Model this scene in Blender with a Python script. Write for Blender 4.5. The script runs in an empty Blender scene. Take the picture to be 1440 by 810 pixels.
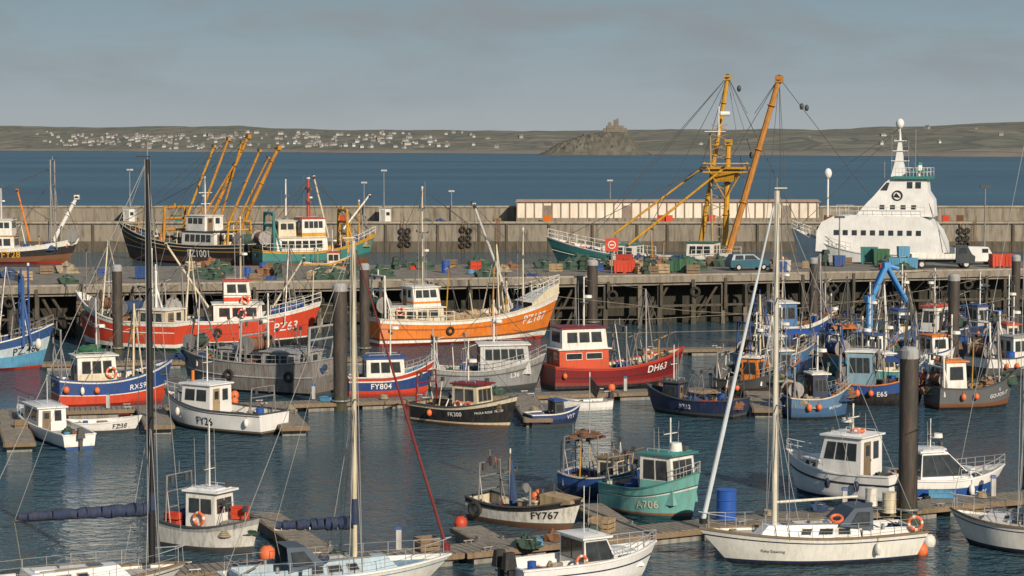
import bpy, bmesh, math, random
from mathutils import Vector, Matrix, noise
random.seed(11)
R=random.random
def rr(a,b): return a+(b-a)*R()
sc=bpy.context.scene
col0=sc.collection
F=3000.0; CH=16.0; PT=math.atan(200/3000)
def G(u,v,z=0.0):
    a=(u-720)/F; b=-(v-405)/F
    d=Vector((a,math.cos(PT)+b*math.sin(PT),-math.sin(PT)+b*math.cos(PT)))
    t=(z-CH)/d.z
    return Vector((d.x*t,d.y*t,z))
def AT(u,D): return (u-720)/F*D
def ZT(v,D): return CH-(v-205)/F*D
# ---------------------------------------------------------------- materials
_mc={}
def P(col,rough=.5,dirt=.35,metal=0,scale=1.6,grime=(.10,.085,.06),bump=.0,streak=True,spec=.4):
    key=(tuple(round(c,3) for c in col),rough,dirt,metal,scale,grime,bump,streak)
    if key in _mc: return _mc[key]
    m=bpy.data.materials.new('paint_%d'%len(_mc)); m.use_nodes=True
    nt=m.node_tree; N=nt.nodes; Lk=nt.links; bs=N['Principled BSDF']
    tc=N.new('ShaderNodeTexCoord')
    mp=N.new('ShaderNodeMapping'); mp.inputs['Scale'].default_value=(2.6,2.6,.4) if streak else (1,1,1)
    Lk.new(tc.outputs['Object'],mp.inputs['Vector'])
    n1=N.new('ShaderNodeTexNoise'); n1.inputs['Scale'].default_value=scale*1.6; n1.inputs['Detail'].default_value=7; n1.inputs['Roughness'].default_value=.72
    Lk.new(mp.outputs[0],n1.inputs['Vector'])
    r1=N.new('ShaderNodeValToRGB'); r1.color_ramp.elements[0].position=.45; r1.color_ramp.elements[1].position=.68
    Lk.new(n1.outputs['Fac'],r1.inputs[0])
    n2=N.new('ShaderNodeTexNoise'); n2.inputs['Scale'].default_value=scale*.5; n2.inputs['Detail'].default_value=4
    Lk.new(tc.outputs['Object'],n2.inputs['Vector'])
    hs=N.new('ShaderNodeMix'); hs.data_type='RGBA'
    hs.inputs[6].default_value=(*[c*.7 for c in col],1); hs.inputs[7].default_value=(*[min(c*1.18,.9) for c in col],1)
    Lk.new(n2.outputs['Fac'],hs.inputs[0])
    mul=N.new('ShaderNodeMath'); mul.operation='MULTIPLY'; mul.inputs[1].default_value=min(1,dirt*1.3)
    Lk.new(r1.outputs[0],mul.inputs[0])
    mx=N.new('ShaderNodeMix'); mx.data_type='RGBA'; mx.inputs[7].default_value=(*grime,1)
    Lk.new(mul.outputs[0],mx.inputs[0]); Lk.new(hs.outputs[2],mx.inputs[6]); Lk.new(mx.outputs[2],bs.inputs['Base Color'])
    rm=N.new('ShaderNodeMapRange'); rm.inputs['To Min'].default_value=rough*.8; rm.inputs['To Max'].default_value=min(1,rough*1.5); Lk.new(n1.outputs['Fac'],rm.inputs['Value']); Lk.new(rm.outputs[0],bs.inputs['Roughness'])
    bs.inputs['Metallic'].default_value=metal
    bs.inputs['Specular IOR Level'].default_value=spec
    if bump>0:
        bp=N.new('ShaderNodeBump'); bp.inputs['Strength'].default_value=bump; bp.inputs['Distance'].default_value=.05
        n3=N.new('ShaderNodeTexNoise'); n3.inputs['Scale'].default_value=scale*8; n3.inputs['Detail'].default_value=5
        Lk.new(tc.outputs['Object'],n3.inputs['Vector']); Lk.new(n3.outputs['Fac'],bp.inputs['Height']); Lk.new(bp.outputs[0],bs.inputs['Normal'])
    _mc[key]=m; return m
RG=(.17,.075,.03)
WHITE=P((.76,.75,.70),.4,.34,grime=(.24,.17,.11)); CREAM=P((.66,.59,.44),.45,.42,grime=(.22,.14,.07)); CLEAN=P((.80,.80,.77),.3,.16,grime=(.34,.31,.24)); 
GREY=P((.34,.35,.35),.5,.5,grime=(.12,.08,.05)); LGREY=P((.5,.51,.5),.5,.45,grime=(.18,.13,.09)); DGREY=P((.06,.065,.07),.5,.3); BLACK=P((.018,.018,.02),.45,.35,grime=(.09,.07,.055))
RED=P((.50,.045,.02),.45,.38); DRED=P((.20,.014,.017),.4,.4,grime=(.10,.06,.05)); ORANGE=P((.74,.21,.025),.45,.48,grime=(.26,.09,.03)); OREDM=P((.60,.065,.028),.4,.42,grime=(.22,.05,.03))
BLUE=P((.022,.075,.26),.4,.4,grime=(.10,.08,.07)); NAVY=P((.014,.028,.08),.45,.38,grime=(.07,.06,.055)); LBLUE=P((.10,.32,.52),.4,.38); TEAL=P((.035,.23,.22),.4,.42,grime=RG)
DTEAL=P((.02,.12,.13),.4,.45,grime=RG); PTEAL=P((.16,.42,.39),.4,.38,grime=(.16,.12,.08)); YEL=P((.60,.32,.03),.5,.55,grime=(.22,.08,.02)); GREEN=P((.025,.12,.065),.45,.5)
WOOD=P((.22,.155,.095),.7,.5,bump=.3); PLANK=P((.27,.235,.19),.85,.65,scale=3,bump=.5,grime=(.08,.07,.055),streak=False); TAN=P((.40,.29,.17),.6,.5); RUST=P((.18,.07,.03),.7,.5)
STEEL=P((.32,.32,.32),.4,.5,metal=.4,grime=RG); ALU=P((.6,.61,.62),.35,.15,metal=.5); NET=P((.04,.10,.075),.95,.6,scale=6,bump=1.); NETB=P((.03,.08,.2),.95,.5,scale=6,bump=1.)
NETO=P((.28,.13,.065),.95,.6,scale=6,bump=1.); ROPE=P((.32,.27,.19),.9,.4); DECKG=P((.17,.20,.18),.8,.6); DECKW=P((.52,.50,.45),.7,.5)
SALMON=P((.80,.17,.055),.45,.2); PINK=P((.72,.12,.12),.45,.2); RUBBER=P((.02,.02,.02),.8,.4)
WIRE=P((.09,.09,.09),.5,.1); WIREL=P((.36,.36,.35),.5,.1)
def glassm():
    m=bpy.data.materials.new('window_glass'); m.use_nodes=True; b=m.node_tree.nodes['Principled BSDF']
    n=m.node_tree.nodes.new('ShaderNodeTexNoise'); n.inputs['Scale'].default_value=3
    r=m.node_tree.nodes.new('ShaderNodeValToRGB'); r.color_ramp.elements[0].color=(.006,.009,.012,1); r.color_ramp.elements[1].color=(.06,.07,.075,1)
    tc=m.node_tree.nodes.new('ShaderNodeTexCoord'); m.node_tree.links.new(tc.outputs['Object'],n.inputs['Vector'])
    m.node_tree.links.new(n.outputs['Fac'],r.inputs[0]); m.node_tree.links.new(r.outputs[0],b.inputs['Base Color'])
    b.inputs['Roughness'].default_value=.08; b.inputs['Specular IOR Level'].default_value=.7
    return m
GLASS=glassm()
# ---------------------------------------------------------------- mesh builder
class MB:
    def __init__(s): s.v=[];s.f=[];s.m=[];s.mats=[]
    def mi(s,m):
        if m not in s.mats: s.mats.append(m)
        return s.mats.index(m)
    def add(s,vs,fs,m):
        o=len(s.v); s.v.extend([tuple(v) for v in vs]); k=s.mi(m)
        for f in fs: s.f.append(tuple(i+o for i in f)); s.m.append(k)
        return s
    def hexa(s,b,t,m):
        return s.add(list(b)+list(t),[(3,2,1,0),(4,5,6,7),(0,1,5,4),(1,2,6,5),(2,3,7,6),(3,0,4,7)],m)
    def box(s,c,sz,m,rz=0,ins=0):
        x,y,z=[q/2 for q in sz]; c=Vector(c); M=Matrix.Rotation(rz,3,'Z')
        b=[c+M@Vector(p) for p in((-x,-y,-z),(x,-y,-z),(x,y,-z),(-x,y,-z))]
        t=[c+M@Vector(p) for p in((-x+ins,-y+ins,z),(x-ins,-y+ins,z),(x-ins,y-ins,z),(-x+ins,y-ins,z))]
        return s.hexa(b,t,m)
    def cyl(s,p0,p1,r0,m,r1=None,n=8):
        p0=Vector(p0);p1=Vector(p1); r1=r0 if r1 is None else r1
        d=(p1-p0); 
        if d.length<1e-6: return s
        q=d.to_track_quat('Z','Y'); vs=[]
        for p,r in((p0,r0),(p1,r1)):
            for i in range(n):
                a=2*math.pi*i/n; vs.append(p+q@Vector((r*math.cos(a),r*math.sin(a),0)))
        fs=[(i,(i+1)%n,n+(i+1)%n,n+i) for i in range(n)]+[tuple(range(n-1,-1,-1)),tuple(range(n,2*n))]
        return s.add(vs,fs,m)
    def tube(s,pts,r,m,n=5):
        for a,b in zip(pts[:-1],pts[1:]): s.cyl(a,b,r,m,n=n)
        return s
    def sag(s,a,b,r,m,k=.03,n=4,seg=7):
        a=Vector(a);b=Vector(b);L=(b-a).length
        return s.tube([a.lerp(b,i/seg)-Vector((0,0,4*k*L*(i/seg)*(1-i/seg))) for i in range(seg+1)],r,m,n)
    def sph(s,c,r,m,sx=1,sy=1,sz=1,a=12,b=7):
        c=Vector(c); vs=[c+Vector((0,0,-r*sz))]
        for j in range(1,b):
            ph=-math.pi/2+math.pi*j/b
            for i in range(a):
                t=2*math.pi*i/a; vs.append(c+Vector((r*sx*math.cos(ph)*math.cos(t),r*sy*math.cos(ph)*math.sin(t),r*sz*math.sin(ph))))
        vs.append(c+Vector((0,0,r*sz))); fs=[]
        for i in range(a): fs.append((0,1+(i+1)%a,1+i))
        for j in range(b-2):
            for i in range(a):
                p=1+j*a; fs.append((p+i,p+(i+1)%a,p+a+(i+1)%a,p+a+i))
        p=1+(b-2)*a
        for i in range(a): fs.append((p+i,p+(i+1)%a,len(vs)-1))
        return s.add(vs,fs,m)
    def tor(s,c,R_,r,m,ax=(0,0,1),n=16,k=7,alt=None):
        q=Vector(ax).to_track_quat('Z','Y'); c=Vector(c); vs=[]
        for i in range(n):
            a=2*math.pi*i/n
            for j in range(k):
                b=2*math.pi*j/k; rr_=R_+r*math.cos(b); vs.append(c+q@Vector((rr_*math.cos(a),rr_*math.sin(a),r*math.sin(b))))
        o=len(s.v); s.v.extend([tuple(v) for v in vs])
        for i in range(n):
            mm=s.mi(alt if(alt and i%4==0) else m)
            for j in range(k):
                s.f.append((o+i*k+j,o+((i+1)%n)*k+j,o+((i+1)%n)*k+(j+1)%k,o+i*k+(j+1)%k)); s.m.append(mm)
        return s
    def quad(s,c4,a0,a1,b0,b1,off,th,m):
        bl,br,tr,tl=[Vector(p) for p in c4]
        nrm=(br-bl).cross(tl-bl).normalized()
        def q(a,b): return (bl.lerp(br,a)).lerp(tl.lerp(tr,a),b)
        p=[q(a0,b0),q(a1,b0),q(a1,b1),q(a0,b1)]
        return s.hexa([x+nrm*off for x in p],[x+nrm*(off+th) for x in p],m)
    def extr(s,prof,y0,y1,m,ins=0):
        n=len(prof); vs=[(x,y0,z) for x,z in prof]+[(x,y1,z) for x,z in prof]
        return s.add(vs,[tuple(range(n)),tuple(range(2*n-1,n-1,-1))]+[(i,n+i,n+(i+1)%n,(i+1)%n) for i in range(n)],m)
    def heap(s,c,sx,sy,sz,m,seed=0,a=20,b=7):
        c=Vector(c); vs=[]
        for j in range(b+1):
            ph=math.pi/2*j/b
            for i in range(a):
                t=2*math.pi*i/a; d=Vector((math.cos(ph)*math.cos(t),math.cos(ph)*math.sin(t),math.sin(ph)))
                k=1+.45*noise.noise(d*2.3+Vector((seed,seed*2,0)))+.35*noise.noise(d*6+Vector((seed,0,0)))
                vs.append(c+Vector((d.x*sx*k,d.y*sy*k,max(0,d.z)*sz*k)))
        fs=[(j*a+i,j*a+(i+1)%a,(j+1)*a+(i+1)%a,(j+1)*a+i) for j in range(b) for i in range(a)]
        return s.add(vs,fs,m)
    def mesh(s,name):
        me=bpy.data.meshes.new(name); me.from_pydata(s.v,[],s.f)
        for m in s.mats: me.materials.append(m)
        me.polygons.foreach_set('material_index',s.m)
        bm=bmesh.new(); bm.from_mesh(me); bmesh.ops.recalc_face_normals(bm,faces=bm.faces[:]); bm.to_mesh(me); bm.free()
        me.shade_smooth(); me.set_sharp_from_angle(angle=math.radians(38)); me.update()
        return me
    def obj(s,name,parent=None,label=None):
        o=bpy.data.objects.new(name,s.mesh(name)); col0.objects.link(o)
        if parent: o.parent=parent
        if label: o['label']=label
        return o
def thing(o,label,cat,group=None):
    o['label']=label; o['category']=cat
    if group: o['group']=group
    return o
def empty(name,label,cat,loc=(0,0,0),rz=0,group=None):
    e=bpy.data.objects.new(name,None); e.location=loc; e.rotation_euler=(0,0,rz); e.empty_display_size=.5
    col0.objects.link(e); return thing(e,label,cat,group)
def mkmat4(loc,rz): return Matrix.Translation(loc)@Matrix.Rotation(rz,4,'Z')
def textmesh(body,bold=.012):
    cu=bpy.data.curves.new('t','FONT'); cu.body=body; cu.size=1; cu.offset=bold; cu.fill_mode='FRONT'; cu.space_character=1.08
    o=bpy.data.objects.new('t',cu); col0.objects.link(o); bpy.context.view_layer.update()
    me=bpy.data.meshes.new_from_object(o.evaluated_get(bpy.context.evaluated_depsgraph_get()))
    vs=[v.co.copy() for v in me.vertices]; fs=[tuple(p.vertices) for p in me.polygons]
    bpy.data.objects.remove(o); bpy.data.meshes.remove(me)
    return vs,fs
# ---------------------------------------------------------------- deck goods
_ck={}
def goods(kind,c):
    k=(kind,c)
    if k in _ck: return _ck[k]
    m=c; mb=MB()
    if kind=='fish_box':
        w,d,h,t=.75,.45,.28,.03
        mb.box((0,0,t/2),(w,d,t),m)
        for sx in(-1,1): mb.box((sx*(w/2-t/2),0,h/2+t/2),(t,d,h-t),m)
        for sy in(-1,1): mb.box((0,sy*(d/2-t/2),h/2+t/2),(w-2*t,t,h-t),m)
        for sy in(-1,1): mb.box((0,sy*(d/2+.012),h-.02),(w+.04,.024,.05),m)
    elif kind=='buoy':
        mb.sph((0,0,.24),.24,m,sz=1.1); mb.cyl((0,0,.48),(0,0,.58),.06,RUBBER,.03); mb.tor((0,0,.6),.04,.012,RUBBER,(1,0,0),8,4)
    elif kind=='fishing_net':
        mb.heap((0,0,0),.75,.6,.6,m,seed=3); mb.sph((.3,.2,.42),.08,ORANGE); mb.sph((-.2,.25,.45),.08,ORANGE); mb.tor((.1,-.2,.4),.25,.03,ROPE,(0,.4,1))
    elif kind=='barrel':
        mb.cyl((0,0,0),(0,0,.88),.29,m,n=16)
        for z in(.02,.3,.58,.86): mb.tor((0,0,z),.29,.018,m,n=16,k=4)
    elif kind=='rope_coil':
        for i in range(4): mb.tor((0,0,.05+.07*i),.28-.02*i,.045,m,n=16,k=5)
    elif kind=='lobster_pot':
        for y in(-.35,0,.35):
            mb.tube([(-.25,y,0),(-.25,y,.22),(-.15,y,.36),(.15,y,.36),(.25,y,.22),(.25,y,0),(-.25,y,0)],.02,m,4)
        for x,z in((-.25,0),(.25,0),(-.25,.22),(.25,.22),(-.15,.36),(.15,.36),(0,0)): mb.cyl((x,-.36,z),(x,.36,z),.018,m,n=4)
        mb.extr([(-.24,.02),(.24,.02),(.24,.21),(.14,.34),(-.14,.34),(-.24,.21)],-.34,.34,NET)
    elif kind=='wooden_crate':
        for z in(.1,.32,.54):
            for sy in(-1,1): mb.box((0,sy*.4,z),(1.0,.03,.17),m)
            for sx in(-1,1): mb.box((sx*.5,0,z),(.03,.77,.17),m)
        mb.box((0,0,.03),(.96,.76,.04),m)
        for sx in(-1,1):
            for sy in(-1,1): mb.box((sx*.46,sy*.365,.32),(.06,.03,.6),m)
    elif kind=='storage_bin':
        mb.box((0,0,.62),(1.15,.95,1.0),m,ins=-.03); mb.box((0,0,1.15),(1.24,1.04,.06),m)
        for x in(-.45,.45): mb.box((x,0,.06),(.15,.9,.12),m)
        for x in(-.3,0,.3): mb.box((x,-.51,.6),(.06,.05,.8),m); mb.box((x,.51,.6),(.06,.05,.8),m)
    me=mb.mesh(kind); _ck[k]=me; return me
BRB=P((.02,.10,.42),.35,.2)
NM={RED:'red',ORANGE:'orange',BLUE:'blue',BRB:'bright blue',WHITE:'white',SALMON:'orange',PINK:'pink',GREEN:'green',NET:'green',NETB:'blue',NETO:'brown',ROPE:'tan',LBLUE:'light blue',YEL:'yellow',DGREY:'dark grey',WOOD:'weathered brown',LGREY:'grey',TEAL:'teal',OREDM:'bright red',TAN:'tan',BLACK:'black',CREAM:'cream'}
LBT={'fish_box':'%s plastic fish box on %s','buoy':'%s inflatable marker buoy on %s','fishing_net':'heap of %s trawl net on %s','barrel':'%s plastic barrel on %s','rope_coil':'coil of %s rope on %s','lobster_pot':'%s framed lobster pot on %s','wooden_crate':'%s slatted wooden crate on %s','storage_bin':'%s fish storage bin on %s'}
def put(kind,c,pos,rz=0,s=1,where='a boat deck'):
    o=bpy.data.objects.new(kind,goods(kind,c)); o.location=pos; o.rotation_euler=(rr(-.08,.08) if kind in('lobster_pot',) else 0,0,rz); o.scale=(s,s,s)
    col0.objects.link(o)
    return thing(o,LBT[kind]%(NM.get(c,'coloured'),where),kind.replace('_',' '),kind.replace('_',' ')+'s on boats and quays')
# ---------------------------------------------------------------- boats
class Boat:
    def __init__(s,name,label,st,bw,B,fs,fm,fb,bands,bottom=RED,deck=DECKG,ws=.8,rake=.08,bulw=.55,pu=2.3,mu=.42,wl=.16,rail=None,cat='boat',srake=0,flm=.08,flb=.4,inner=None,wales=(),z=0,L=None):
        a=G(*st);b=G(*bw); d=b-a
        s.L=L or d.length; s.rz=math.atan2(d.y,d.x); s.B=B; s.fs,s.fm,s.fb=fs,fm,fb
        s.ws,s.rake,s.bulw,s.pu,s.mu,s.wl,s.srake,s.flm,s.flb=ws,rake,bulw,pu,mu,wl,srake,flm,flb
        c=(a+b)/2; c.z=z
        s.e=empty(name,label,cat,c,s.rz); s.M=mkmat4(c,s.rz)
        s.side=1 if math.cos(s.rz)<0 else -1
        us=[i/30 for i in range(24)]+[.79,.82,.85,.88,.91,.94,.965,.985,1.0]
        ts=[-1,-.5,0]; tm=[bottom,bottom]; t0=0
        for te,m in bands:
            n=max(1,round((te-t0)/.2))
            for i in range(n): ts.append(t0+(te-t0)*(i+1)/n); tm.append(m)
            t0=te
        mb=MB(); n=len(us); inner=inner or bands[-1][1]
        for sd in(1,-1):
            o=len(mb.v)
            for t in ts:
                for u in us: mb.v.append(tuple(s.P(u,t,sd)))
            for j in range(len(ts)-1):
                k=mb.mi(tm[j])
                for i in range(n-1):
                    q=o+j*n+i; mb.f.append((q,q+1,q+n+1,q+n)); mb.m.append(k)
            o=len(mb.v)
            for u in us: mb.v.append(tuple(s.P(u,1,sd,-.06)))
            for u in us: mb.v.append(tuple(s.Dk(u,sd)))
            k=mb.mi(inner)
            for i in range(n-1): mb.f.append((o+i,o+i+1,o+n+i+1,o+n+i)); mb.m.append(k)
        for j in range(len(ts)-1):
            mb.add([s.P(0,ts[j],1),s.P(0,ts[j],-1),s.P(0,ts[j+1],-1),s.P(0,ts[j+1],1)],[(0,1,2,3)],tm[j])
        q=[s.P(0,1,1,-.06),s.P(0,1,-1,-.06),s.Dk(0,-1),s.Dk(0,1)]
        mb.add([v+Vector((.07,0,0)) for v in q],[(0,1,2,3)],inner)
        s.hull=mb.obj('hull',s.e)
        mb=MB()
        for i in range(n-1): mb.add([s.Dk(us[i],1),s.Dk(us[i+1],1),s.Dk(us[i+1],-1),s.Dk(us[i],-1)],[(0,1,2,3)],deck)
        mb.obj('deck',s.e)
        rail=rail or WHITE; mb=MB(); w=.055+B*.008
        for sd in(1,-1):
            for i in range(n-1):
                p,q=s.P(us[i],1,sd),s.P(us[i+1],1,sd)
                iy=Vector((0,-sd*w*1.1,0)); oy=Vector((0,sd*w*.6,0)); zz=Vector((0,0,w*.9))
                mb.hexa([p+oy,q+oy,q+iy,p+iy],[p+oy+zz,q+oy+zz,q+iy+zz,p+iy+zz],rail)
        a_,b_=s.P(0,1,1),s.P(0,1,-1); mb.box(((a_.x)+.02,0,a_.z+w*.45),(w*1.6,abs(a_.y)*2,w*.88),rail)
        mb.obj('gunwale',s.e)
        for t,m,r in wales:
            mb=MB()
            for sd in(1,-1): mb.tube([s.P(u,t,sd,.0) for u in us],r,m,5)
            mb.obj('rubbing_strake',s.e)
    def sheer(s,u):
        if u<.35: return s.fm+(s.fs-s.fm)*((.35-u)/.35)**2
        return s.fm+(s.fb-s.fm)*((u-.35)/.65)**1.9
    def P(s,u,t,sd,off=0):
        u=min(max(u,0),1); zt=s.sheer(u)
        if t>=0: z=s.wl+t*(zt-s.wl)
        else: z=s.wl+t*(.55+s.wl)
        x=s.L*(u-.5)-s.rake*s.L*u**5*(1-t)+s.srake*s.L*(1-u)**5*(1-t)
        k=1-(s.flm+s.flb*u**3)*(1-t)
        if t<0: k*=1+.45*t
        f=(s.ws+(1-s.ws)*math.sin(math.pi/2*u/s.mu)) if u<s.mu else 1-((u-s.mu)/(1-s.mu))**s.pu
        y=s.B/2*f*k
        y=max(y+off,0.004 if off<=0 else off)
        return Vector((x,sd*y,z))
    def Dk(s,u,sd):
        zt=s.sheer(u); t=max(0.02,1-s.bulw/(zt-s.wl)); p=s.P(u,t,sd,-.05); return p
    def dz(s,x): u=x/s.L+.5; return s.Dk(u,1).z
    def X(s,f): return s.L*(f-.5)
    def text(s,body,u,t,size,m,sd=None,name='registration_lettering'):
        sd=sd or s.side; d=1 if sd==-1 else -1
        vs,fs=textmesh(body); w=max(v.x for v in vs); out=[]
        for v in vs:
            uu=u+d*(v.x-w/2)*size/s.L; tt=t+(v.y)*size/max(.3,(s.sheer(uu)-s.wl)); out.append(s.P(uu,tt,sd,.035))
        mb=MB(); mb.add(out,fs,m); return mb.obj(name,s.e)
    def W(s,p): return s.M@Vector(p)
    def put(s,kind,c,x,y,z=None,rz=None,sc_=1,where=None):
        if z is None: z=s.dz(x)+.005
        put(kind,c,s.W((x,y,z)),s.rz+(rz if rz is not None else rr(-.5,.5)),sc_,where or 'a boat deck')
def face_set(x0,x1,w,wf,z0,z1,rf,ra,tp):
    bt=[Vector((x0,-w/2,z0)),Vector((x1,-wf/2,z0)),Vector((x1,wf/2,z0)),Vector((x0,w/2,z0))]
    tt=[Vector((x0+ra,-w/2+tp,z1)),Vector((x1-rf,-wf/2+tp,z1)),Vector((x1-rf,wf/2-tp,z1)),Vector((x0+ra,w/2-tp,z1))]
    return bt,tt
def house(b,x0,x1,w,h,col,roofc=None,trim=None,z0=None,rf=.1,ra=0,tp=.05,wf=None,nf=3,ns=2,na=1,wz=(.52,.86),framec=None,name='wheelhouse',door=True,ov=.12,band=None,doorc=None,y=0,lower=None,parent=None,mg=.09,glass=None,gap=.10):
    e=b.e if parent is None else parent
    glass=glass or GLASS
    z0=b.dz(x0) if z0 is None else z0; wf=wf or w*.92; roofc=roofc or col; framec=framec or col
    bt,tt=face_set(x0,x1,w,wf,z0-.1,z0+h,rf,ra,tp)
    for p in bt+tt: p.y+=y
    mb=MB()
    if lower:
        k=.48; md=[p.lerp(q,k) for p,q in zip(bt,tt)]
        mb.hexa(bt,md,lower); mb.hexa(md,tt,col)
    else: mb.hexa(bt,tt,col)
    o=mb.obj(name,e)
    mb=MB(); ot=[Vector((p.x+(ov*1.8 if p.x>(x0+x1)/2 else -ov),p.y+(ov if p.y>y else -ov),p.z)) for p in tt]
    th=.06+h*.01
    mb.hexa(ot,[p+Vector((0,0,th)) for p in ot],roofc)
    mb.hexa([p+Vector((0,0,th)) for p in tt],[Vector((p.x*.9+(x0+x1)/2*.1,(p.y-y)*.8+y,p.z+th+.06)) for p in tt],roofc)
    mb.obj('roof',o)
    faces={'f':(bt[1],bt[2],tt[2],tt[1]),'a':(bt[3],bt[0],tt[0],tt[3]),'s':(bt[0],bt[1],tt[1],tt[0]),'p':(bt[2],bt[3],tt[3],tt[2])}
    for key,n in(('f',nf),('a',na),('s',ns),('p',ns)):
        fc=faces[key]
        for i in range(n):
            lo,hi=mg,1-mg
            if door and key=='a' : lo=.5
            g=gap/n; a0=lo+(hi-lo)*i/n+g; a1=lo+(hi-lo)*(i+1)/n-g
            m2=MB(); fw=.035/max((fc[1]-fc[0]).length,.5); fh=.035/h
            m2.quad(fc,a0-fw,a1+fw,wz[0]-fh,wz[1]+fh,.003,.018,framec if framec!=col else DGREY)
            m2.quad(fc,a0,a1,wz[0],wz[1],.021,.008,glass)
            m2.obj('window',o)
    if door:
        m2=MB(); m2.quad(faces['a'],.14,.44,.06,.9,.003,.035,doorc or WOOD); m2.quad(faces['a'],.2,.38,.58,.82,.04,.008,GLASS); d=m2.obj('door',o)
        m3=MB(); m3.quad(faces['a'],.40,.42,.45,.5,.04,.05,STEEL); m3.obj('handle',d)
    if h>1.2 and w<5 and door:
        zr=z0+h+th+.06
        for sy in(-1,1):
            m2=MB(); a_=Vector((x0+.2,y+sy*w*.36,zr+.1)); c_=Vector((x1-rf-.2,y+sy*wf*.36,zr+.1)); m2.cyl(a_,c_,.018,ALU,n=5)
            for f in(0,.5,1): q=a_.lerp(c_,f); m2.cyl(q,q-Vector((0,0,.14)),.014,ALU,n=4)
            m2.obj('roof_rail',o)
        m2=MB(); m2.box((x1-rf,y+.3,zr+.12),(.12,.26,.18),DGREY); m2.cyl((x1-rf,y+.3,zr-.02),(x1-rf,y+.3,zr+.06),.02,STEEL,n=4); m2.obj('floodlight',o)
    if band:
        m2=MB()
        for fc in faces.values(): m2.quad(fc,0,1,band[0],band[1],.002,.012,band[2])
        m2.obj('painted_band',o)
    return o,z0+h+th+.06
def lifebuoy(b,c,ax=None,m=SALMON,r=.3):
    mb=MB(); mb.tor(c,r,r*.25,m,ax or (0,b.side,0),16,7,alt=WHITE); return mb.obj('lifebuoy',b.e)
def mast(b,x,z0,h,r=.06,m=WHITE,cross=(),radar=None,whips=2,y=0,lean=0,name='mast',light=True):
    mb=MB(); top=Vector((x+lean,y,z0+h)); bt=Vector((x,y,z0)); mb.cyl(bt,top,r,m,r*.7)
    for f,w in cross:
        p=bt.lerp(top,f); mb.cyl(p-Vector((0,w/2,0)),p+Vector((0,w/2,0)),r*.55,m,n=6)
        for sy in(-1,1): mb.cyl(p+Vector((0,sy*w/2,-.02)),p+Vector((0,sy*w/2,.16)),.05,DGREY)
    if light: mb.cyl(top,top+Vector((0,0,.2)),r*.9,WHITE)
    o=mb.obj(name,b.e)
    if radar:
        p=bt.lerp(top,radar); mb=MB(); mb.cyl(p+Vector((.3,0,0)),p+Vector((.3,0,.18)),.27,WHITE,.24,n=14); mb.box(p+Vector((.18,0,-.03)),(.4,.12,.05),STEEL); mb.obj('radar_dome',b.e)
    for i in range(whips):
        mb=MB(); yy=rr(-.7,.7); xx=x+rr(-.5,.3); mb.cyl((xx,yy,z0),(xx+rr(-.1,.1),yy*1.1,z0+h*rr(.7,1.2)),.016,WIREL,.008,n=4); mb.obj('whip_antenna',b.e)
    return top
def stays(b,lst,r=.018,m=WIRE,name='rigging'):
    mb=MB()
    for a,c in lst: mb.cyl(a,c,r,m,n=4)
    return mb.obj(name,b.e)
def gantry(b,x,w,h,m=GREY,r=.07,dx=.5,z0=None,name='stern_gantry',bars=2,lean=0):
    z0=b.dz(x) if z0 is None else z0; mb=MB()
    for sy in(-1,1):
        mb.cyl((x,sy*w/2,z0),(x+lean,sy*w/2*.86,z0+h),r,m); mb.cyl((x+dx,sy*w/2,z0),(x+lean,sy*w/2*.86,z0+h*.75),r*.7,m)
    for k in range(bars):
        f=1-k*.28; mb.cyl((x+lean*f,-w/2*.9,z0+h*f),(x+lean*f,w/2*.9,z0+h*f),r*.9,m)
    mb.cyl((x+lean,0,z0+h),(x+lean,0,z0+h+.5),r*.6,m); 
    for sy in(-.5,.5): mb.cyl((x+lean,sy*w/2,z0+h),(x+lean,sy*w/2,z0+h-.35),.09,DGREY)
    return mb.obj(name,b.e)
def netdrum(b,x,z,w,m,r=.4):
    mb=MB(); n=9; k=[r*(1+.25*noise.noise(Vector((i*1.3,x,z)))) for i in range(n+1)]
    for i in range(n): mb.cyl((x,-w/2+w*i/n,z),(x,-w/2+w*(i+1)/n,z),k[i],m,k[i+1],n=12)
    for sy in(-1,1): mb.cyl((x,sy*(w/2+.03),z),(x,sy*(w/2+.09),z),r*1.35,STEEL,n=16); mb.box((x,sy*(w/2+.14),z-.5),(.14,.08,1.0),STEEL)
    mb.obj('net_drum',b.e)
def poles(b,f0,f1,n,h,m=None,r=.035):
    for i in range(n):
        u=f0+(f1-f0)*(i+R())/n; x=b.X(u); y=b.Dk(u,1).y*random.choice((-.85,.85,-.5,.5)); z=b.dz(x); mm=m or random.choice((STEEL,WHITE,CREAM,YEL,STEEL,GREY))
        hh=h*rr(.4,.9); lx=rr(-.35,.35)*hh*.5; tp=Vector((x+lx,y*.5,z+hh)); mb=MB(); mb.cyl((x,y,z),tp,r*1.3,mm,r*.8,n=6)
        if R()<.5: mb.cyl(tp+Vector((-.4,0,-.2)),tp+Vector((.5,0,.1)),r*.7,mm,n=5)
        mb.box(tp,(.16,.16,.22),DGREY); mb.cyl(tp,(x+rr(-1.6,1.6),-y*.7,z+.4),.014,WIRE,n=4); mb.cyl(tp,(x+rr(-2.2,2.2),y,z+.5),.014,WIRE,n=4); mb.obj('derrick_pole',b.e)
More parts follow.
